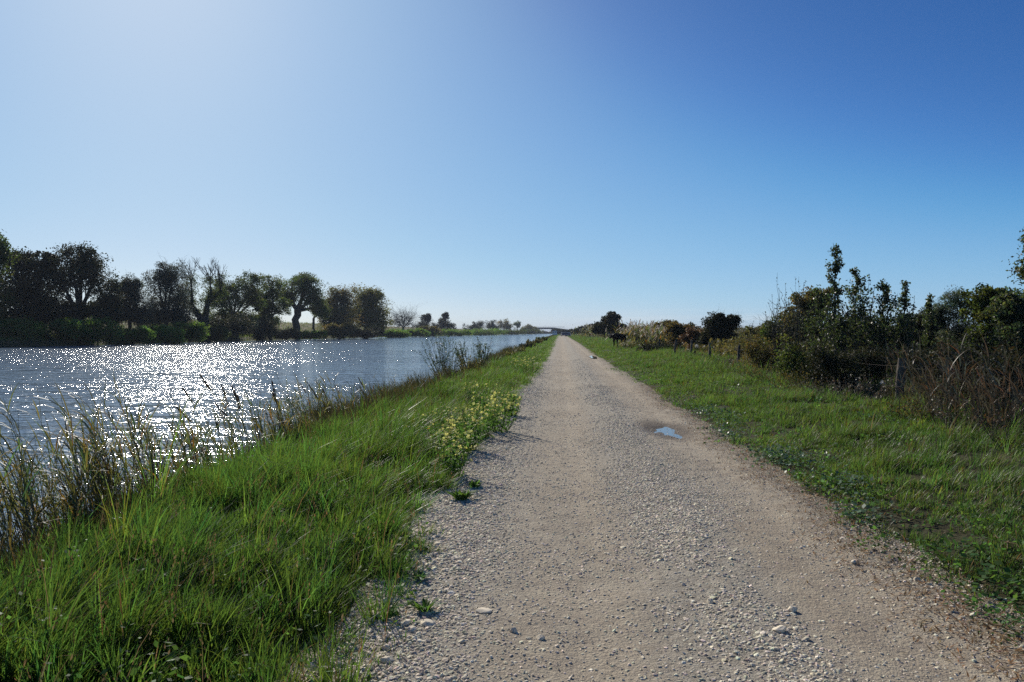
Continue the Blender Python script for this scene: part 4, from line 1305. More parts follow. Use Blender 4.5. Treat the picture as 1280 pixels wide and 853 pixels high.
sapling(1043, 23.0, 317, 26, 841, 'tallest spiky leafy sapling behind the fence', nb=40, spire=.2, nl=13, lean=.01)
sapling(1070, 24.0, 341, 24, 842, 'spiky sapling immediately right of the tallest one', nb=36, spire=.25, nl=13)
sapling(1104, 23.5, 358, 22, 843, 'sapling with forked tip, mid height, between two spiky ones', nb=34, spire=.3, nl=13)
sapling(1130, 24.5, 360, 20, 844, 'narrow sapling with a single thin spire, last before the grey green bushes', nb=32, spire=.2, nl=13)
sapling(1161, 25.0, 376, 16, 845, 'short dark sapling standing against the grey green bushes', nb=26, spire=.3)
sapling(1023, 25.0, 372, 20, 846, 'low leafy sapling left of the tallest one', nb=26, spire=.5)
sapling(1087, 22.5, 398, 26, 847, 'low bushy sapling filling the gap below the spires', nb=30, spire=.7)
sapling(1052, 22.0, 405, 26, 848, 'low dark bushy sapling at the foot of the tallest one', nb=30, spire=.7)
sapling(1122, 22.5, 408, 24, 849, 'low dark bushy sapling at the foot of the single spired one', nb=30, spire=.7)

# bare twiggy shrubs
shoot_shrub('bare_shrub', place(984, 23.5), 'tall bare twiggy shrub with pale thin branches behind the fence', 'shrub', (M_BARK, M_LEAF_GREY), 851,
            n_shoots=17, height=hpx(362, 23.5), spread=.6, leaf=.055, nleaf=12, aspect=.5, rad=.015, twig=9, up=1.0, curve=.25, lean=(-.06, 0), leaf_from=.35)
shoot_shrub('bare_shrub', place(1002, 24.5), 'thin wispy shrub with one tall feathery stem behind the bare twiggy shrub', 'shrub', (M_BARK, M_LEAF_GREY), 852,
            n_shoots=6, height=hpx(350, 24.5), spread=.22, leaf=.06, nleaf=34, aspect=.4, rad=.012, twig=3, curve=.1)

GH = 'bushes and trees beyond the fence'


def bush(px, y, label, seed, lobes_px, mats, leaf, name='bush', cat='bush', trunk=.05, fork=.5, **kw):
    loc = place(px, y); rng = np.random.default_rng(seed + 5)
    lobes = []
    for (lx, ly, rx, ry) in lobes_px:
        q = P(lx, ly, y)
        lobes.append((q.x - loc[0], rng.normal(0, .4) * wpx(rx, y), q.z - loc[2], wpx(rx, y), wpx(ry, y)))
    kw.setdefault('group', GH)
    return crowned_tree(name, loc, label, cat, lobes, (trunk, fork, 0), mats, seed, leaf=leaf, **kw)


bush(1012, 29, 'rounded olive brown bush left of the spiky saplings', 861, [(1008, 382, 22, 20), (1028, 374, 20, 18), (1000, 405, 24, 22), (1030, 405, 26, 24)], (M_BARK, M_LEAF_OLIVE), .09, per_clump=60)
bush(1195, 26, 'grey green feathery bush right of the saplings', 862, [(1188, 378, 22, 17), (1172, 396, 14, 16), (1196, 405, 26, 24), (1178, 430, 22, 24)], (M_BARK, M_LEAF_BLUE), .08, per_clump=62, aspect=.25, droop=-.2)
bush(1236, 25, 'large dark green bush behind the dry reeds, second from right edge', 863, [(1228, 376, 24, 18), (1248, 380, 22, 20), (1230, 405, 30, 26), (1222, 436, 28, 26), (1250, 430, 22, 24)], (M_BARK, M_LEAF_MID), .10, per_clump=56)
bush(1276, 19, 'dark bush with pale glinting leaves at the right edge', 864, [(1268, 392, 24, 22), (1290, 385, 26, 26), (1262, 425, 26, 30), (1290, 430, 28, 30)], (M_BARK, M_LEAF_GLOSS), .085, per_clump=46)
bush(1300, 15.5, 'tree at the right edge with a thin branch reaching into the sky', 865, [(1296, 320, 18, 30), (1320, 330, 30, 40), (1286, 338, 16, 14), (1292, 300, 14, 14)], (M_BARK, M_LEAF_GLOSS), .06, name='broadleaf_tree', cat='tree', trunk=.06, fork=1.5, clumps=10, per_clump=16, spread=.15)
bush(1300, 22, 'tall dark bush behind the right edge tree', 866, [(1290, 400, 26, 28), (1310, 420, 30, 40)], (M_BARK, M_LEAF_MID), .10)
bush(899, 52, 'dark rounded tree with two humps standing alone past the saplings', 871, [(884, 434, 12, 9), (914, 436, 12, 9), (894, 405, 12, 13), (914, 402, 9, 11), (905, 412, 12, 10), (908, 426, 15, 13), (887, 422, 10, 13), (899, 398, 6, 8)], (M_BARK, M_LEAF_DARK), .13, name='broadleaf_tree', cat='tree', trunk=.10, per_clump=40, bare=3, spread=.13)
bush(872, 55, 'rust brown bush touching the dark rounded tree', 872, [(868, 424, 14, 16), (878, 428, 12, 14)], (M_BARK, M_LEAF_RUST), .14, per_clump=60)
bush(850, 60, 'brown olive bush with dark top, right of the plumed reeds', 873, [(846, 414, 14, 12), (858, 416, 12, 13), (850, 430, 18, 14)], (M_BARK, M_LEAF_OLIVE), .15, per_clump=60, warm=.2)
bush(829, 72, 'olive bush rising behind the plumed reeds', 874, [(826, 412, 14, 10), (838, 410, 11, 10), (826, 424, 18, 12)], (M_BARK, M_LEAF_OLIVE), .16, per_clump=56, warm=.1)
bush(798, 88, 'olive bush behind the left end of the plumed reeds', 875, [(796, 414, 12, 8), (786, 420, 10, 9), (806, 420, 12, 10)], (M_BARK, M_LEAF_OLIVE), .18, per_clump=50)
bush(762, 135, 'dark bushy tree with pointed top in the hedge line toward the horizon', 876, [(762, 402, 12, 10), (768, 399, 8, 8), (752, 410, 14, 9), (772, 412, 12, 10)], (M_BARK, M_LEAF_DARK), .32, name='broadleaf_tree', cat='tree', trunk=.14, per_clump=60)
bush(742, 200, 'dark low bush left of the pointed dark tree', 877, [(742, 411, 9, 6), (734, 414, 8, 5)], (M_BARK, M_LEAF_DARK), .42, per_clump=50)
bush(728, 280, 'far dark bush where the hedge meets the end of the track', 878, [(727, 412.5, 7, 4), (721, 414, 5, 3)], (M_BARK, M_LEAF_DARK), .5, per_clump=40)
bush(819, 55, 'dark bramble mound in front of the plumed reeds', 879, [(815, 438, 17, 9), (832, 438, 16, 10), (802, 441, 12, 7)], (M_BARK, M_LEAF_DARK), .11, per_clump=60)
bush(869, 41, 'bright green weedy bush at the foot of the fence', 880, [(869, 448, 13, 7), (861, 452, 10, 5)], (M_BARK, M_LEAF_GREEN), .09, per_clump=50)
bush(895, 32, 'leafy green mound of herbs on the verge', 881, [(892, 465, 14, 7), (908, 467, 15, 7)], (M_BARK, M_LEAF_BLUE), .06, per_clump=60, trunk=.02, fork=.1)

bush(945, 38, 'olive bush left of the bare twiggy shrub, low against the sky', 882, [(936, 424, 16, 14), (952, 420, 16, 14), (944, 440, 22, 13)], (M_BARK, M_LEAF_OLIVE), .09, per_clump=40, bare=5)
bush(972, 30, 'grey green bush behind the bare twiggy shrub', 883, [(966, 416, 17, 16), (984, 404, 16, 18), (974, 438, 22, 20)], (M_BARK, M_LEAF_MID), .08, per_clump=36, bare=6)
bush(1085, 27, 'dark bush filling the back of the sapling row', 884, [(1062, 412, 26, 22), (1100, 416, 28, 22), (1135, 424, 24, 20)], (M_BARK, M_LEAF_DARK), .09, per_clump=44)
bush(1150, 27, 'dark bush between the single spired sapling and the grey green bush', 885, [(1146, 412, 22, 20), (1162, 404, 18, 20), (1150, 436, 26, 20)], (M_BARK, M_LEAF_DARK), .09, per_clump=44)
GBR = 'bramble thickets along the fence'
for i, (px, y, top, bot, hw, lab, lm) in enumerate((
        (936, 33, 416, 456, 24, 'low bramble thicket right of the dark rounded tree', M_LEAF_OLIVE),
        (962, 27, 418, 464, 26, 'low bramble thicket left of the bare twiggy shrub', M_LEAF_OLIVE),
        (1000, 21.5, 424, 482, 26, 'tangled bramble thicket below the bare twiggy shrub', M_LEAF_MID),
        (1042, 18.4, 430, 494, 30, 'tangled bramble thicket below the tallest sapling', M_LEAF_DARK),
        (1090, 19.2, 432, 492, 30, 'dark bramble thicket behind the thick near post', M_LEAF_DARK),
        (1162, 17.2, 428, 505, 32, 'dark thicket behind the dry reeds below the short sapling', M_LEAF_DARK),
        (1215, 13.6, 426, 522, 40, 'dark thicket below the large dark green bush', M_LEAF_DARK),
        (1272, 12.2, 430, 532, 36, 'dark thicket below the bush with glinting leaves', M_LEAF_DARK))):
    h = (bot - top)
    bush(px, y, lab, 900 + i, [(px - hw * .45, bot - h * .5, hw * .7, h * .5), (px + hw * .45, bot - h * .45, hw * .7, h * .48)], (M_BARK, lm), .065, name='bramble', cat='bramble',
         trunk=.02, fork=.15, clumps=30, per_clump=34, bare=9, group=GBR, spread=.12)

# dead brown weeds heaped along the foot of the fence
GDW = 'dead brown weeds along the foot of the fence'
for i, (px, py, y, n_, h, sp_, lab) in enumerate(((1010, 492, 18.8, 54, .58, .85, 'low heap of dead brown weeds before the tangled bramble thicket'),
                                                  (1060, 500, 17.0, 60, .62, .9, 'dead brown weeds left of the thick near post'),
                                                  (965, 474, 23.0, 50, .62, .95, 'dead brown weeds below the bare twiggy shrub'),
                                                  (930, 462, 29.0, 50, .65, 1.1, 'dead brown weeds at the fence right of the green mound'),
                                                  (1165, 525, 12.8, 36, .45, .6, 'dead brown weeds right of the thick near post'),
                                                  (1230, 545, 11.0, 34, .5, .6, 'dead brown weeds in the grass below the tallest dry reeds'))):
    loc = place(px, y)
    shoot_shrub('dead_weeds', loc, lab, 'weeds', (M_BARK_GREY, M_DRYGRASS if i % 2 else M_LEAF_OLIVE), 955 + i, n_shoots=n_, height=h, spread=sp_, leaf=.045, nleaf=16, aspect=.4, rad=.004, twig=2, group=GDW, curve=.5)

# ------------------------------------------------------------------ plumed reeds
RP = (M_REED_STEM, M_REED_LEAF, M_PLUME)
GP = 'plumed reed stands in the hedge line'
for i, (px, y, n_, sprd, top, lab) in enumerate(((798, 74, 190, (1.0, 1.6), 404, 'big stand of reeds with pale plumes beside the black bull'),
                                                 (826, 62, 120, (.8, 1.1), 411, 'right hand part of the plumed reed stand above the bramble mound'),
                                                 (737, 200, 130, (1.5, 8), 407, 'far stand of reeds with pale plumes left of the pointed dark tree'),
                                                 (722, 310, 80, (1.4, 12), 410, 'farthest small stand of plumed reeds near the end of the track'))):
    loc = place(px, y)
    reed_clump('plumed_reeds', loc, lab, RP, 930 + i, n_, sprd, hpx(top, y) - loc[2], group=GP, leaf_len=.7, nleaf=8, lean=(.05, 0), wid=.035 + y * .0004, plumes=.55, plume_len=.36, pl_wid=.07, rad=.008)
GT = 'slender weeds with seed heads'
for i, (px, y, n_, sprd, top, lab) in enumerate(((935, 34, 16, (.4, .6), 406, 'slender weeds with small leaves against the sky right of the dark rounded tree'),
                                                 (950, 31, 12, (.3, .6), 413, 'lower slender weeds left of the bare twiggy shrub'))):
    loc = place(px, y)
    shoot_shrub('tall_weed', loc, lab, 'weed', (M_BARK, M_LEAF_GREY), 940 + i, n_shoots=n_, height=hpx(top, y), spread=sprd[0], leaf=.07, nleaf=16, aspect=.5, rad=.007, twig=3, group=GT)

# dry grass and reeds before the fence: one mass
rng = np.random.default_rng(951)
mb, mb2 = MB(), MB()
for (y0, y1, k, w) in ((4.5, 9, 3000, .008), (9, 14, 6000, .009), (14, 20, 5000, .011), (20, 32, 4500, .015), (32, 75, 5000, .03)):
    y = rng.uniform(y0, y1, k)
    x = FENCE_X + np.interp(y, [5, 10, 14, 20, 75], [-.1, -.15, -.1, .1, .1]) + np.abs(rng.normal(0, 1.0, k)) - .25 + .5 * fbm(y * .5, y * 0, 61, 2)
    big_ = np.interp(y, [5, 9, 15, 19, 75], [1.1, 1.15, .85, .45, .5])
    h = rng.uniform(.35, 1.1, k) * big_ * np.clip(.6 + (x - FENCE_X) * .6, .35, 1)
    T = tints(rng, k, .12, .35, .05)
    sel = rng.random(k) < .55
    root = np.stack([x, y, ground_z(x, y) - .02], 1)
    for mm, ss in ((mb, sel), (mb2, ~sel)):
        add_blades(mm, rng, root[ss], h[ss], w * rng.uniform(.5, 1.5, ss.sum()), rng.uniform(0, 6.28, ss.sum()), rng.uniform(.1, .8, ss.sum()), segs=3, tint=T[ss])
tag(mb.build('dry_grass', M_DRYGRASS), 'tall brown dry grass along the fence', 'dry grass', kind='stuff')
tag(mb2.build('rank_grass', M_REED_LEAF), 'rank green blades mixed into the dry grass', 'grass', kind='stuff')
GDR = 'dry reed clumps at the right edge'
for i, (px, y, n_, h, lab) in enumerate(((1180, 12.7, 60, 1.2, 'brown reed clump right of the thick near post'),
                                         (1226, 11.6, 70, 1.2, 'tallest brown reed clump with pale glinting leaves'),
                                         (1268, 10.6, 60, 1.1, 'brown reed clump cut by the right edge'),
                                         (1150, 16.5, 16, 1.2, 'few pale reeds just behind the thick near post'))):
    loc = place(px, y)
    reed_clump('dry_reeds', loc, lab, (M_REED_STEM, M_DRYGRASS, M_PLUME_D), 960 + i, n_, (.35, .6), h, group=GDR, leaf_len=.38, nleaf=7, lean=(-.05, 0), wid=.014, plumes=.06, plume_len=.15, pl_wid=.02)

# ------------------------------------------------------------------ leafy weeds and litter on the verge
GL = 'patches of shiny leaved weeds on the verge'


def weed_patch(px, py, y, w, dpt, n_, label, seed, mat=M_WEED_SHINY, size=.042):
    rng = np.random.default_rng(seed)
    q = P(px, py, y)
    k = n_
    x = q.x + rng.normal(0, w, k); yy = y + rng.normal(0, dpt, k)
    z = ground_z(x, yy)
    mb = MB()
    hh = rng.uniform(.03, .13, k)
    C = np.stack([x, yy, z + hh], 1)
    D = np.stack([rng.normal(0, 1, k), rng.normal(0, 1, k), rng.normal(.1, .35, k)], 1)
    V, F, tv = leaves(rng, C, size, .85, 0, tints(rng, k, .1, .22), D, flat=.75)
    mb.add(V, F, tv)
    for i in range(0, k, 2):
        tube(mb, [(x[i], yy[i], z[i] - .01), (x[i] + .01, yy[i], z[i] + hh[i])], .0015, 3)
    o = mb.build('ground_weeds', mat, loc=(q.x, y, gz(q.x, y)))
    tag(o, label, 'weeds', kind='stuff')


weed_patch(890, 520, 14.6, .22, .9, 520, 'patch of pale shining weeds just beyond the near puddle', 971)
weed_patch(905, 545, 12.2, .16, .5, 240, 'smaller shining weed patch right of the near puddle', 972)
weed_patch(975, 578, 9.7, .20, .42, 520, 'brightest shining weed patch at the edge of the track', 973)
weed_patch(1050, 612, 8.0, .16, .25, 200, 'shining weeds past the brightest patch, toward the viewer', 974)
weed_patch(1075, 650, 6.7, .12, .2, 110, 'thin scatter of shining weeds below the straw litter', 975)
weed_patch(1150, 530, 12.6, .5, .7, 330, 'scattered shining weeds at the foot of the dry reeds', 976)
weed_patch(1000, 478, 20.5, .6, 1.0, 260, 'scattered shining weeds before the bare twiggy shrub', 977, size=.055)
weed_patch(1195, 705, 5.4, .14, .18, 90, 'bright green leafy weeds near the bottom right corner', 978, M_WEED)
weed_patch(1268, 745, 4.9, .12, .15, 90, 'broad green weeds at the bottom right edge', 979, M_WEED, .05)

# straw, twigs and stubble
GK = 'dead stalks lying on the verge'
for i, (pa, pb, y, y2, r, lab) in enumerate((((1120, 670), (1160, 660), 6.4, 6.6, .006, 'curved straw stalk on the grass, nearest the weeds'),
                                             ((1095, 645), (1150, 652), 6.8, 6.7, .004, 'long thin straw stalk lying across the short grass'),
                                             ((1245, 680), (1278, 712), 5.9, 5.4, .006, 'pale bent stalk at the right edge of the verge'),
                                             ((1165, 543), (1200, 552), 11.6, 11.2, .012, 'thick pale stalk below the dry reeds, longer one'),
                                             ((1175, 538), (1186, 548), 11.9, 11.5, .010, 'short pale stalk beside the longer one below the dry reeds'),
                                             ((1200, 725), (1212, 745), 5.2, 4.95, .007, 'short white stick at the edge of the track'),
                                             ((1235, 790), (1278, 806), 4.3, 4.15, .006, 'pale stalk in the bottom right corner'),
                                             ((1020, 492), (1048, 505), 18.3, 17.0, .016, 'broken pale branch on the verge below the tallest sapling'),
                                             ((962, 488), (985, 480), 20.5, 21.5, .014, 'pale stick on the verge below the bare twiggy shrub'))):
    rng = np.random.default_rng(980 + i)
    a, b_ = P(*pa, y), P(*pb, y2)
    p = wobble(rng, (a.x, a.y, gz(a.x, a.y) + .06), (b_.x, b_.y, gz(b_.x, b_.y) + .05), 7, .05)
    mbp = MB(); tube(mbp, p, np.linspace(1, .5, 7) * r, 5)
    sp2 = wobble(rng, p[3], p[3] + (p[5] - p[3]) * .8 + np.array([.03, .02, .05]), 4, .06); tube(mbp, sp2, np.linspace(.6, .3, 4) * r, 4)
    tag(mbp.build('dry_stalk', M_STRAW, loc=p[0]), lab, 'stalk', GK)

# dark bare twigs sticking out of the verge at the right edge
shoot_shrub('bare_twig', place(1262, 9.6), 'dark bare twigs rising from the grass at the right edge', 'twig', (M_BARK, M_LEAF_RUST), 991, n_shoots=6, height=.7, spread=.35, leaf=.05, nleaf=3, rad=.006, twig=3, lean=(-.3, 0))


# rough scrub filling the field behind the fence: one mass, no single plant can be told from the next
rng = np.random.default_rng(1501)
mb = MB()
k = 70000
y = 34 * (260 / 34) ** rng.random(k)
x = 8.6 + np.abs(rng.normal(0, 1, k)) * (3 + y * .14)
hh = (1.0 + y * .010) * np.clip(.65 + 1.7 * fbm(x * .35, y * .12, 151, 3), .1, 1.3)
T = tints(rng, k, .10, .22) * (1 + .9 * fbm(x * .3, y * .1, 152, 3))[:, None]
C = np.stack([x, y, ground_z(x, y) + hh * rng.random(k) ** .8], 1)
V, F, tv = leaves(rng, C, .12 + y.mean() * .0012, .5, 0, T); mb.add(V, F, tv)
tag(mb.build('scrub', M_LEAF_OLIVE), 'rough olive scrub in the field behind the fence', 'scrub', kind='stuff')

# low leafy ground cover all through the field side verge
rng = np.random.default_rng(1551)
mb = MB()
k = 1500
y = 3.6 + 30 * rng.random(k) ** 1.7
x = edge_right(y) + .05 + 4.0 * rng.random(k) ** 1.3
keep = rng.random(k) < np.clip(.4 + 3.6 * fbm(x * .8, y * .5, 161, 3), .05, 1)
x, y = x[keep], y[keep]
for i in range(len(x)):
    m_ = rng.integers(8, 22); z = gz(x[i], y[i]); r_ = .05 + .004 * y[i]
    C = np.stack([x[i] + rng.normal(0, r_, m_), y[i] + rng.normal(0, r_ * 1.3, m_), z + rng.uniform(.02, .11, m_)], 1)
    D = np.stack([rng.normal(0, 1, m_), rng.normal(0, 1, m_), rng.normal(.15, .4, m_)], 1)
    V, F, tv = leaves(rng, C, rng.uniform(.02, .036) * (1 + y[i] * .02), .75, 0, tints(rng, 1, .12, .25) * tints(rng, m_, .08, .2), D, flat=.6); mb.add(V, F, tv)
tag(mb.build('verge_weeds', M_WEED), 'low broad leaved weeds through the field side verge', 'weeds', kind='stuff')
# ------------------------------------------------------------------ loose stones on the track
PH = (1 + 5 ** .5) / 2
ICO_V = np.array([(-1, PH, 0), (1, PH, 0), (-1, -PH, 0), (1, -PH, 0), (0, -1, PH), (0, 1, PH), (0, -1, -PH), (0, 1, -PH), (PH, 0, -1), (PH, 0, 1), (-PH, 0, -1), (-PH, 0, 1)]) / math.sqrt(1 + PH * PH)
ICO_F = np.array([(0, 11, 5), (0, 5, 1), (0, 1, 7), (0, 7, 10), (0, 10, 11), (1, 5, 9), (5, 11, 4), (11, 10, 2), (10, 7, 6), (7, 1, 8),
                  (3, 9, 4), (3, 4, 2), (3, 2, 6), (3, 6, 8), (3, 8, 9), (4, 9, 5), (2, 4, 11), (6, 2, 10), (8, 6, 7), (9, 8, 1)])


def track_top(x, y):
    return np.maximum(road_z(x, y), ground_z(x, y))


def stone_mat(name, c1, c2):
    m, n, l, out = new_mat(name)
    at_ = n.new('ShaderNodeAttribute'); at_.attribute_name = 'tint'
    tc = n.new('ShaderNodeTexCoord'); no = n.new('ShaderNodeTexNoise'); no.inputs['Scale'].default_value = 45; no.inputs['Detail'].default_value = 5
    mx = n.new('ShaderNodeMixRGB'); mx.inputs[1].default_value = (*c1, 1); mx.inputs[2].default_value = (*c2, 1)
    mu = n.new('ShaderNodeMixRGB'); mu.blend_type = 'MULTIPLY'; mu.inputs[0].default_value = 1
    b = n.new('ShaderNodeBsdfPrincipled'); b.inputs['Roughness'].default_value = .85; b.inputs['Specular IOR Level'].default_value = .2
    l.new(tc.outputs['Object'], no.inputs['Vector']); l.new(no.outputs[0], mx.inputs[0])
    l.new(mx.outputs[0], mu.inputs[1]); l.new(at_.outputs['Color'], mu.inputs[2]); l.new(mu.outputs[0], b.inputs['Base Color'])
    bu = n.new('ShaderNodeBump'); bu.inputs['Strength'].default_value = .5; bu.inputs['Distance'].default_value = .004
    l.new(no.outputs[0], bu.inputs['Height']); l.new(bu.outputs[0], b.inputs['Normal'])
    l.new(b.outputs[0], out.inputs[0]); return m


M_STONE = stone_mat('limestone', (0.53, 0.455, 0.33), (0.73, 0.655, 0.51))


def pebbles(rng, x, y, size, sink=.35):
    k = len(x)
    ax = rng.uniform(.6, 1.3, (k, 3)); ax[:, 2] *= .55
    V = ICO_V[None] * (1 + rng.normal(0, .16, (k, 12, 1))) * ax[:, None] * size[:, None, None] * .5
    a = rng.uniform(0, 6.28, k); ca, sa = np.cos(a)[:, None], np.sin(a)[:, None]
    X = V[:, :, 0] * ca - V[:, :, 1] * sa; Y = V[:, :, 0] * sa + V[:, :, 1] * ca
    tl = rng.normal(0, .25, (k, 1)); Z = V[:, :, 2] + X * tl
    z = track_top(x, y) + size * (.42 - sink) * .5
    W = np.stack([X + x[:, None], Y + y[:, None], Z + z[:, None]], -1).reshape(-1, 3)
    F = (np.arange(k)[:, None, None] * 12 + ICO_F[None]).reshape(-1, 3)
    T = np.exp(rng.normal(0, .22, (k, 1))) * np.array([1, 1, 1]) * (1 + rng.normal(0, .04, (k, 3)))
    return W, F, np.repeat(np.clip(T, .3, 1.9), 12, 0)


def gravel_chance(x, y):
    """Stones lie thick on the crown and along the canal edge, thin in the wheel tracks."""
    e = edge_left(y)
    c = np.interp(x, [-1.3, -.9, -.55, -.25, .25, .5, .75, 1.15, 1.35, 1.6, 2.0, 2.3, 2.6], [.9, 1, .8, .25, .16, .3, .95, 1, .6, .2, .14, .28, .3])
    return c * np.clip(.8 + 2.0 * fbm(x * 1.4, y * .8, 141, 3), .12, 1.25) * (x > e - .45)


rng = np.random.default_rng(1001)
mb = MB()
for (y0, y1, k, s0, s1) in ((2.6, 5, 105000, .004, .026), (5, 8, 110000, .006, .028), (8, 13, 60000, .009, .030), (13, 22, 34000, .014, .036), (22, 45, 13000, .020, .042)):
    x = rng.uniform(-1.7, 2.6, k); y = y0 + (y1 - y0) * rng.random(k) ** 1.15
    keep = rng.random(k) < gravel_chance(x, y) * 1.0
    x, y = x[keep], y[keep]
    s = s0 + (s1 - s0) * rng.random(len(x)) ** 2.8
    s *= np.interp(x, [-1.2, -.8, -.3, .6, 1.0, 1.4, 2.6], [1.35, 1.3, .85, 1, 1.1, .85, .85])
    W, F, T = pebbles(rng, x, y, s); mb.add(W, F, T)
for (y0, y1, k) in ((2.8, 6, 420), (6, 12, 520), (12, 24, 420)):
    x = rng.uniform(-1.45, 2.5, k); y = rng.uniform(y0, y1, k)
    keep = rng.random(k) < gravel_chance(x, y); x, y = x[keep], y[keep]
    s = rng.uniform(.02, .045, len(x)) * np.where(x < -.55, 1.25, .9); W, F, T = pebbles(rng, x, y, s, .3); mb.add(W, F, T)
tag(mb.build('gravel', M_STONE), 'loose pale limestone gravel scattered on the track', 'gravel', kind='stuff')

# the stones big enough to tell apart
GSN = 'larger stones at the edge of the track'
for i, (px, py, s, asp, lab) in enumerate((
        (484, 757, .085, .75, 'pale rounded stone half in the grass left of the small weed'),
        (533, 783, .10, .42, 'long flat pale stone under the small green weed'),
        (508, 782, .065, .6, 'pale stone touching the long flat one on its left'),
        (516, 791, .055, .6, 'small pale stone below the pair beside the weed'),
        (470, 775, .05, .8, 'small stone at the grass edge below the pale rounded stone'),
        (604, 768, .095, .28, 'large flat stone bedded in the track, flush with the dust'),
        (643, 792, .045, .95, 'small upright white stone alone on the smooth wheel track'),
        (676, 800, .042, .8, 'grey stone lying right of the small upright white one'),
        (496, 740, .07, .6, 'grey stone at the grass edge above the pale rounded stone'),
        (512, 712, .075, .7, 'pale stone beside the tuft of dead grass'),
        (530, 688, .075, .65, 'pale stone in the cluster by the grass, nearer one'),
        (548, 684, .07, .6, 'pale stone in the cluster by the grass, farther one'),
        (484, 832, .075, .6, 'broad stone in the bottom left of the gravel'),
        (482, 815, .07, .6, 'stone just above the broad one in the bottom left gravel'),
        (1147, 725, .045, .95, 'small white round stone at the field edge of the track'),
        (975, 795, .075, .7, 'dark shadowed stone on the crown of the track, nearest'),
        (888, 757, .055, .8, 'pointed grey stone on the crown of the track'),
        (1180, 640, .05, .8, 'pale pebble in the verge straw'),
        (990, 768, .06, .8, 'angular stone behind the dark shadowed one'),
        (1067, 703, .045, .9, 'grey stone alone on the smooth right wheel track'))):
    rng = np.random.default_rng(1100 + i)
    q0 = P(px, py, 5.0)
    d = EYE / max(.01, (EYE - q0.z)) * 5.0
    q = P(px, py, d)
    # rounded, slightly faceted pebble from a subdivided icosahedron
    Vs = [tuple(v) for v in ICO_V]; Fs = [tuple(f) for f in ICO_F]
    for _ in range(2):
        cache, nf = {}, []
        def midp(a, b_):
            key = (min(a, b_), max(a, b_))
            if key not in cache:
                mvec = (np.array(Vs[a]) + np.array(Vs[b_])); mvec /= np.linalg.norm(mvec)
                cache[key] = len(Vs); Vs.append(tuple(mvec))
            return cache[key]
        for (a, b_, c) in Fs:
            ab, bc, ca = midp(a, b_), midp(b_, c), midp(c, a)
            nf += [(a, ab, ca), (b_, bc, ab), (c, ca, bc), (ab, bc, ca)]
        Fs = nf
    V = np.array(Vs)
    for _ in range(9):       # broken facets
        nrm = rng.normal(0, 1, 3); nrm /= np.linalg.norm(nrm); lim = rng.uniform(.5, .85)
        dd = V @ nrm; V = V - np.outer(np.maximum(dd - lim, 0), nrm) * .85
    V = V * (1 + .07 * (hash2(np.arange(len(V)), np.arange(len(V)) * 3, i)[:, None] - .5))
    V = V * np.array([rng.uniform(.9, 1.2), rng.uniform(.75, 1.0), asp]) * s * .5
    an = rng.uniform(-.5, .5); V = V @ np.array([[math.cos(an), math.sin(an), 0], [-math.sin(an), math.cos(an), 0], [0, 0, 1]])
    o = MB().add(V, np.array(Fs), np.array([1.12, 1.1, 1.08]) * rng.uniform(.85, 1.15)).build('stone', M_STONE, smooth=False)
    zt = float(track_top(np.array([q.x]), np.array([d]))[0])
    o.location = (q.x, d, zt + s * asp * .10)
    tag(o, lab, 'stone', GSN)

# straw litter and dead leaves along the field edge of the track
rng = np.random.default_rng(1201)
mb = MB()
k = 9000
y = 3.4 + 20 * rng.random(k) ** 1.5
x = edge_right(y) + rng.normal(.02, .20, k)
T = tints(rng, k, .15, .35, .1)
C = np.stack([x, y, track_top(x, y) + .008], 1)
D = np.stack([rng.normal(0, 1, k), rng.normal(0, 1, k), rng.normal(0, .08, k)], 1)
V, F, tv = leaves(rng, C, .05, .16, 0, T, D, flat=.9); mb.add(V, F, tv)
tag(mb.build('straw_litter', M_STRAW), 'bits of straw and dead leaf along the field edge of the track', 'litter', kind='stuff')

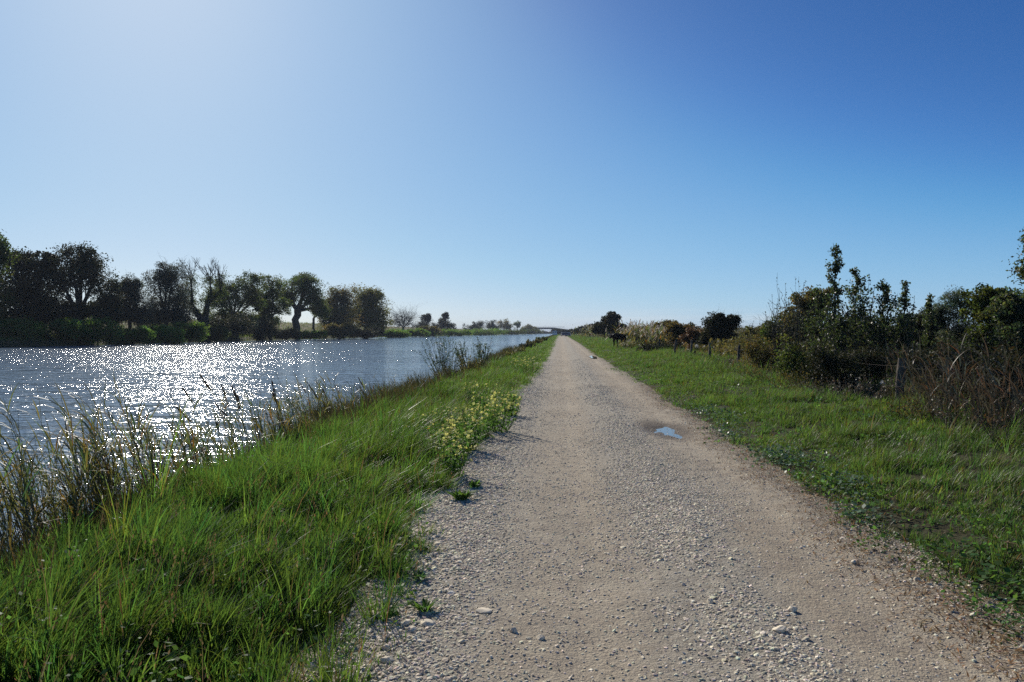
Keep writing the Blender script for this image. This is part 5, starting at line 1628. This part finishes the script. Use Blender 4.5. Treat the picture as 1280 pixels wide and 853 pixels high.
# ------------------------------------------------------------------ black bull in the hedge gap
def bull():
    y = 73.0
    q = P(774, 428, y)
    x = q.x; z = gz(x, y)
    root_v = [  # joints: (forward, side, up), radius pair
        ((0.0, 0, .98), .30), ((-.42, 0, 1.0), .29), ((-.78, 0, 1.02), .26), ((-.98, 0, 1.0), .17),      # loin, rump
        ((.36, 0, 1.02), .34), ((.66, 0, 1.08), .31), ((.92, 0, 1.14), .22), ((1.12, 0, 1.12), .17),     # chest, hump, neck
        ((1.30, 0, 1.05), .145), ((1.50, 0, .92), .105), ((1.60, 0, .85), .085)]                            # head, muzzle
    V = [v for v, r in root_v]; rad = [r for v, r in root_v]
    E = [(0, 1), (1, 2), (2, 3), (0, 4), (4, 5), (5, 6), (6, 7), (7, 8), (8, 9), (9, 10)]

    def chain(start, pts):
        p = start
        for (v, r) in pts:
            V.append(v); rad.append(r); E.append((p, len(V) - 1)); p = len(V) - 1
    for s in (-1, 1):
        chain(2, [((-.74, .17 * s, .74), .155), ((-.62, .19 * s, .55), .095), ((-.84, .19 * s, .36), .062), ((-.80, .19 * s, .12), .05), ((-.76, .19 * s, .02), .06)])
        chain(5, [((.60, .18 * s, .78), .13), ((.62, .18 * s, .55), .085), ((.60, .18 * s, .34), .06), ((.60, .18 * s, .12), .048), ((.63, .18 * s, .02), .058)])
        chain(8, [((1.26, .14 * s, 1.10), .04), ((1.24, .27 * s, 1.08), .035)])                               # ears
    chain(3, [((-1.06, 0, .85), .03), ((-1.07, 0, .5), .022), ((-1.06, 0, .3), .045)])                        # tail
    me = bpy.data.meshes.new('bull_body'); me.from_pydata(V, E, [])
    ob = bpy.data.objects.new('bull_body', me); COL.objects.link(ob)
    sk = ob.modifiers.new('skin', 'SKIN'); sub = ob.modifiers.new('sub', 'SUBSURF'); sub.levels = 2; sub.render_levels = 2
    for i_, r in enumerate(rad):
        me.skin_vertices[0].data[i_].radius = (r, r); me.skin_vertices[0].data[i_].use_root = (i_ == 0)
    dg = bpy.context.evaluated_depsgraph_get()
    body = bpy.data.meshes.new_from_object(ob.evaluated_get(dg))
    bpy.data.objects.remove(ob)
    body.materials.clear(); body.materials.append(plain_mat('bull_hide', (.008, .007, .007), .85, spec=.08, noise=.2))
    body.polygons.foreach_set('use_smooth', [True] * len(body.polygons))
    root = thing('bull', (x, y, z), 'black bull half hidden by the plumed reeds, head towards the track', 'bull', rz=-math.pi * .70)
    b_ = bpy.data.objects.new('body', body); COL.objects.link(b_); b_.parent = root
    mh = plain_mat('horn', (.45, .40, .32), .5)
    for s in (-1, 1):
        mbh = MB(); tube(mbh, bezier((1.24, .09 * s, 1.16), (1.27, .28 * s, 1.20), (1.36, .30 * s, 1.42), 7), np.linspace(.035, .008, 7), 7)
        mbh.build('horn', mh, root, smooth=True)


bull()
_q = P(783, 415, 69.0)
reed_clump('reed_clump', (_q.x, 69.0, gz(_q.x, 69.0)), 'rank grass and reeds hiding the legs of the black bull', (M_REED_STEM, M_REED_LEAF, M_PLUME_D), 1190, 60, (.55, .8), .62,
           leaf_len=.5, nleaf=7, lean=(.05, 0), wid=.035, plumes=0, rad=.008)

# ------------------------------------------------------------------ cars parked where the track ends
def car(px, y, paint, label, seed, rz=0.0):
    x = P(px, 415, y).x
    z = float(track_top(np.array([x]), np.array([float(y)]))[0])
    root = thing('parked_car', (x, y, z), label, 'car', 'cars at the end of the track', rz)
    # side profile swept across the width, tumblehome above the waist
    prof = [(-2.0, .32), (-2.05, .62), (-1.98, .86), (-1.60, .95), (-1.25, 1.38), (-.95, 1.46), (.25, 1.45), (.55, 1.38), (1.05, .98), (1.80, .86), (2.02, .66), (2.02, .34), (1.7, .26), (-1.7, .26)]
    mb = MB(); V, F = [], []
    lay = [(-.84, 0), (-.78, 1), (.78, 1), (.84, 0)]
    for (u, top) in ((-.86, 0), (-.80, 1), (.80, 1), (.86, 0)):
        for (a, h) in prof:
            w = u * (1 - .22 * max(0, (h - .92)) / .54)
            V.append((w, a * (1 if top else .985), h))
    k = len(prof)
    for s in range(3):
        for j in range(k): F.append((s * k + j, s * k + (j + 1) % k, (s + 1) * k + (j + 1) % k, (s + 1) * k + j))
    mb.add(V, np.array(F)); mb.add(V[:k], [list(range(k))]); mb.add(V[-k:], [list(range(k))[::-1]])
    mb.build('body', paint, root)
    glass = M_GLASS
    g = MB(); g.add([(-.60, -1.285, 1.36), (.60, -1.285, 1.36), (.69, -1.60, .97), (-.69, -1.60, .97)], [[0, 1, 2, 3]]); g.build('rear_window', glass, root)
    g = MB(); g.add([(-.60, .59, 1.36), (.60, .59, 1.36), (.70, 1.06, 1.0), (-.70, 1.06, 1.0)], [[0, 1, 2, 3]]); g.build('windscreen', glass, root)
    for s in (-1, 1):
        g = MB(); g.add([(s * .865, -1.35, .99), (s * .865, .90, .99), (s * .80, .45, 1.36), (s * .80, -1.1, 1.36)], [[0, 1, 2, 3]]); g.build('side_window', glass, root)
        lp = MB(); lp.add([(s * .45, -2.06, .66), (s * .80, -2.06, .66), (s * .80, -2.03, .84), (s * .45, -2.03, .84)], [[0, 1, 2, 3]]); lp.build('tail_light', M_TAIL, root)
        for wy in (-1.25, 1.28):
            w = MB(); a = np.linspace(0, 2 * np.pi, 25)[:-1]
            ring = lambda xx, r: np.stack([np.full(24, xx), wy + r * np.cos(a), .31 + r * np.sin(a)], 1)
            VV = np.concatenate([ring(s * .66, .26), ring(s * .66, .31), ring(s * .86, .31), ring(s * .87, .20)]); FF = []
            for q in range(3):
                for j in range(24): FF.append((q * 24 + j, q * 24 + (j + 1) % 24, (q + 1) * 24 + (j + 1) % 24, (q + 1) * 24 + j))
            w.add(VV, np.array(FF)); wo = w.build('wheel', M_TYRE, root)
            hb = MB(); hb.add(np.concatenate([ring(s * .872, .20), [[s * .86, wy, .31]]]), np.array([(j, (j + 1) % 24, 24) for j in range(24)])); hb.build('rim', M_RIM, wo)


M_GLASS = plain_mat('car_glass', (.03, .035, .04), .08, spec=.6)
M_TAIL = plain_mat('tail_lamp', (.35, .02, .02), .3)
M_TYRE = plain_mat('tyre', (.02, .02, .02), .85)
M_RIM = plain_mat('wheel_rim', (.45, .45, .46), .35, .7)
car(704.5, 292, plain_mat('paint_slate', (.16, .18, .22), .4, .1, noise=.03), 'slate grey car parked at the end of the track, left one of two', 1, .05)
car(710.2, 299, plain_mat('paint_blue', (.16, .21, .28), .3, .2, noise=.03), 'blue grey car parked at the end of the track, right one of two', 2, -.12)
# a pale box van left of the cars
x = P(693.5, 415, 330).x
root = thing('parked_van', (x, 330, gz(x, 330)), 'small white van parked by the bank beyond the track end', 'van')
prof = [(-2.4, .35), (-2.45, 1.0), (-2.4, 2.0), (-2.2, 2.12), (.8, 2.12), (1.1, 2.02), (1.6, 1.2), (2.3, 1.0), (2.45, .8), (2.42, .35)]
V = [(u * (1 - .06 * (h > 1.1)), a, h) for u in (-.95, .95) for a, h in prof]; k = len(prof)
mb = MB(); mb.add(V, np.array([(j, (j + 1) % k, k + (j + 1) % k, k + j) for j in range(k)])); mb.add(V[:k], [list(range(k))]); mb.add(V[k:], [list(range(k))[::-1]])
mb.build('body', plain_mat('paint_white', (.75, .75, .74), .35, noise=.02), root)
for s in (-1, 1):
    g = MB(); g.add([(s * .2, -2.442, 1.3), (s * .78, -2.442, 1.3), (s * .76, -2.42, 1.85), (s * .2, -2.42, 1.85)], [[0, 1, 2, 3]]); g.build('rear_window', M_GLASS, root)
    for wy in (-1.5, 1.5):
        w = MB(); a = np.linspace(0, 2 * np.pi, 25)[:-1]
        tube(w, [(s * .70, wy, .33), (s * .96, wy, .33)], .33, 20); w.build('wheel', M_TYRE, root)

# ------------------------------------------------------------------ the bridge
BY = 900.0
xl, xr_ = P(664, 415, BY).x, P(690.5, 415, BY).x
zt = P(680, 409.6, BY).z
M_DECK = plain_mat('bridge_steel', (.07, .085, .10), .7, noise=.1, scale=.3)
M_CONC = plain_mat('bridge_concrete', (.34, .33, .31), .8, noise=.12, scale=.4)
br = thing('road_bridge', ((xl + xr_) / 2, BY, 0), 'flat grey bridge crossing the canal at the end of the view', 'bridge')
o3 = np.array(br.location)


def box(mb, x0, x1, y0, y1, z0, z1):
    V = [(a, b_, c) for a in (x0, x1) for b_ in (y0, y1) for c in (z0, z1)]
    mb.add(np.array(V) - o3, [(0, 1, 3, 2), (4, 6, 7, 5), (0, 4, 5, 1), (2, 3, 7, 6), (0, 2, 6, 4), (1, 5, 7, 3)])


mb = MB(); box(mb, xl - 6, xr_ + 1.2, BY - 5, BY + 5, zt - 1.9, zt - .1); mb.build('deck', M_DECK, br)
mb = MB(); box(mb, xl - 6, xr_ + 14, BY - 5.2, BY - 5.02, zt + .05, zt + .2)
box(mb, xl - 6, xr_ + 14, BY - 5.2, BY - 5.02, zt + .85, zt + .98)
for k in range(16): box(mb, xl - 5.8 + k * (xr_ - xl + 18) / 15, xl - 5.6 + k * (xr_ - xl + 18) / 15, BY - 5.19, BY - 5.03, zt + .21, zt + .84)
mb.build('railing', M_DECK, br)
for xx in (xl - 1.5, xr_ - .2):
    mb = MB(); box(mb, xx, xx + 1.4, BY - 4, BY + 4, -1.5, zt - 1.91); mb.build('pier', M_CONC, br)
mb = MB()
V = np.array([(xr_ + 1.3, BY - 5, zt - .1), (xr_ + 45, BY - 5, 1.0), (xr_ + 1.3, BY - 7, -.6), (xr_ + 45, BY - 7, -.6), (xr_ + 1.3, BY + 5, zt - .1), (xr_ + 45, BY + 5, 1.0), (xr_ + 1.3, BY + 7, -.6), (xr_ + 45, BY + 7, -.6)]) - o3
mb.add(V, [(0, 1, 3, 2), (4, 6, 7, 5), (0, 4, 5, 1), (0, 2, 6, 4), (1, 5, 7, 3)])
mb.build('ramp', plain_mat('ramp_earth', (.06, .07, .035), .9, scale=.5), br)

# distant trees closing the view beyond the end of the track
GE = 'trees closing the view at the horizon'
for i, (px, y, top, hw, lab) in enumerate(((695, 620, 412.0, 6, 'distant dark tree directly right of the bridge pier'),
                                           (700, 520, 412.2, 7, 'distant low dark tree above the left parked car'),
                                           (708, 500, 412.6, 7, 'distant low dark tree above the right parked car'),
                                           (716, 420, 412.0, 6, 'distant dark tree between the parked cars and the hedge'),
                                           (684, 980, 414.2, 6, 'faint low trees seen under the bridge deck'),
                                           (677, 990, 414.4, 6, 'faint lowest trees seen under the left part of the bridge deck'))):
    far_tree('broadleaf_tree', lab, px, y, top, hw, 1300 + i, [(px - hw * .4, top + 2.4, hw * .55, 2.2), (px + hw * .4, top + 2.8, hw * .55, 2.0)], (.5, 415, 0), (M_BARK, M_LEAF_DARK),
             group=GE, leaf=.8, clumps=20, per_clump=36)
# a hazy belt of woodland along the horizon on the field side
rng = np.random.default_rng(1401)
mb = MB()
k = 26000
y = rng.uniform(700, 1100, k); x = rng.uniform(22, 900, k)
h = 9 * np.clip(.55 + 1.4 * fbm(x * .02, y * .0 + 2, 191, 4), .15, 1.1)
C = np.stack([x, y, rng.random(k) ** .7 * h], 1)
V, F, tv = leaves(rng, C, 2.2, .7, 0, tints(rng, k, .1, .2)); mb.add(V, F, tv)
tag(mb.build('distant_woods', M_LEAF_DARK), 'low dark wood along the flat horizon', 'wood', kind='stuff')
# ------------------------------------------------------------------ the air: a little autumn haze over the whole flat land
mb = MB()
hx, hy0, hy1, hz0, hz1 = 9300.0, -80.0, 9300.0, -3.0, 24.0
V = [(a, b_, c) for a in (-hx, hx) for b_ in (hy0, hy1) for c in (hz0, hz1)]
mb.add(V, [(0, 1, 3, 2), (4, 6, 7, 5), (0, 4, 5, 1), (2, 3, 7, 6), (0, 2, 6, 4), (1, 5, 7, 3)])
m, n, l, out = new_mat('haze_air')
vol = n.new('ShaderNodeVolumePrincipled')
vol.inputs['Color'].default_value = (0.80, 0.88, 1.0, 1)
vol.inputs['Density'].default_value = 0.00018
vol.inputs['Anisotropy'].default_value = 0.0
l.new(vol.outputs[0], out.inputs['Volume'])
haze = mb.build('haze', m)
tag(haze, 'thin pale air between the viewer and the horizon', 'haze', kind='stuff')
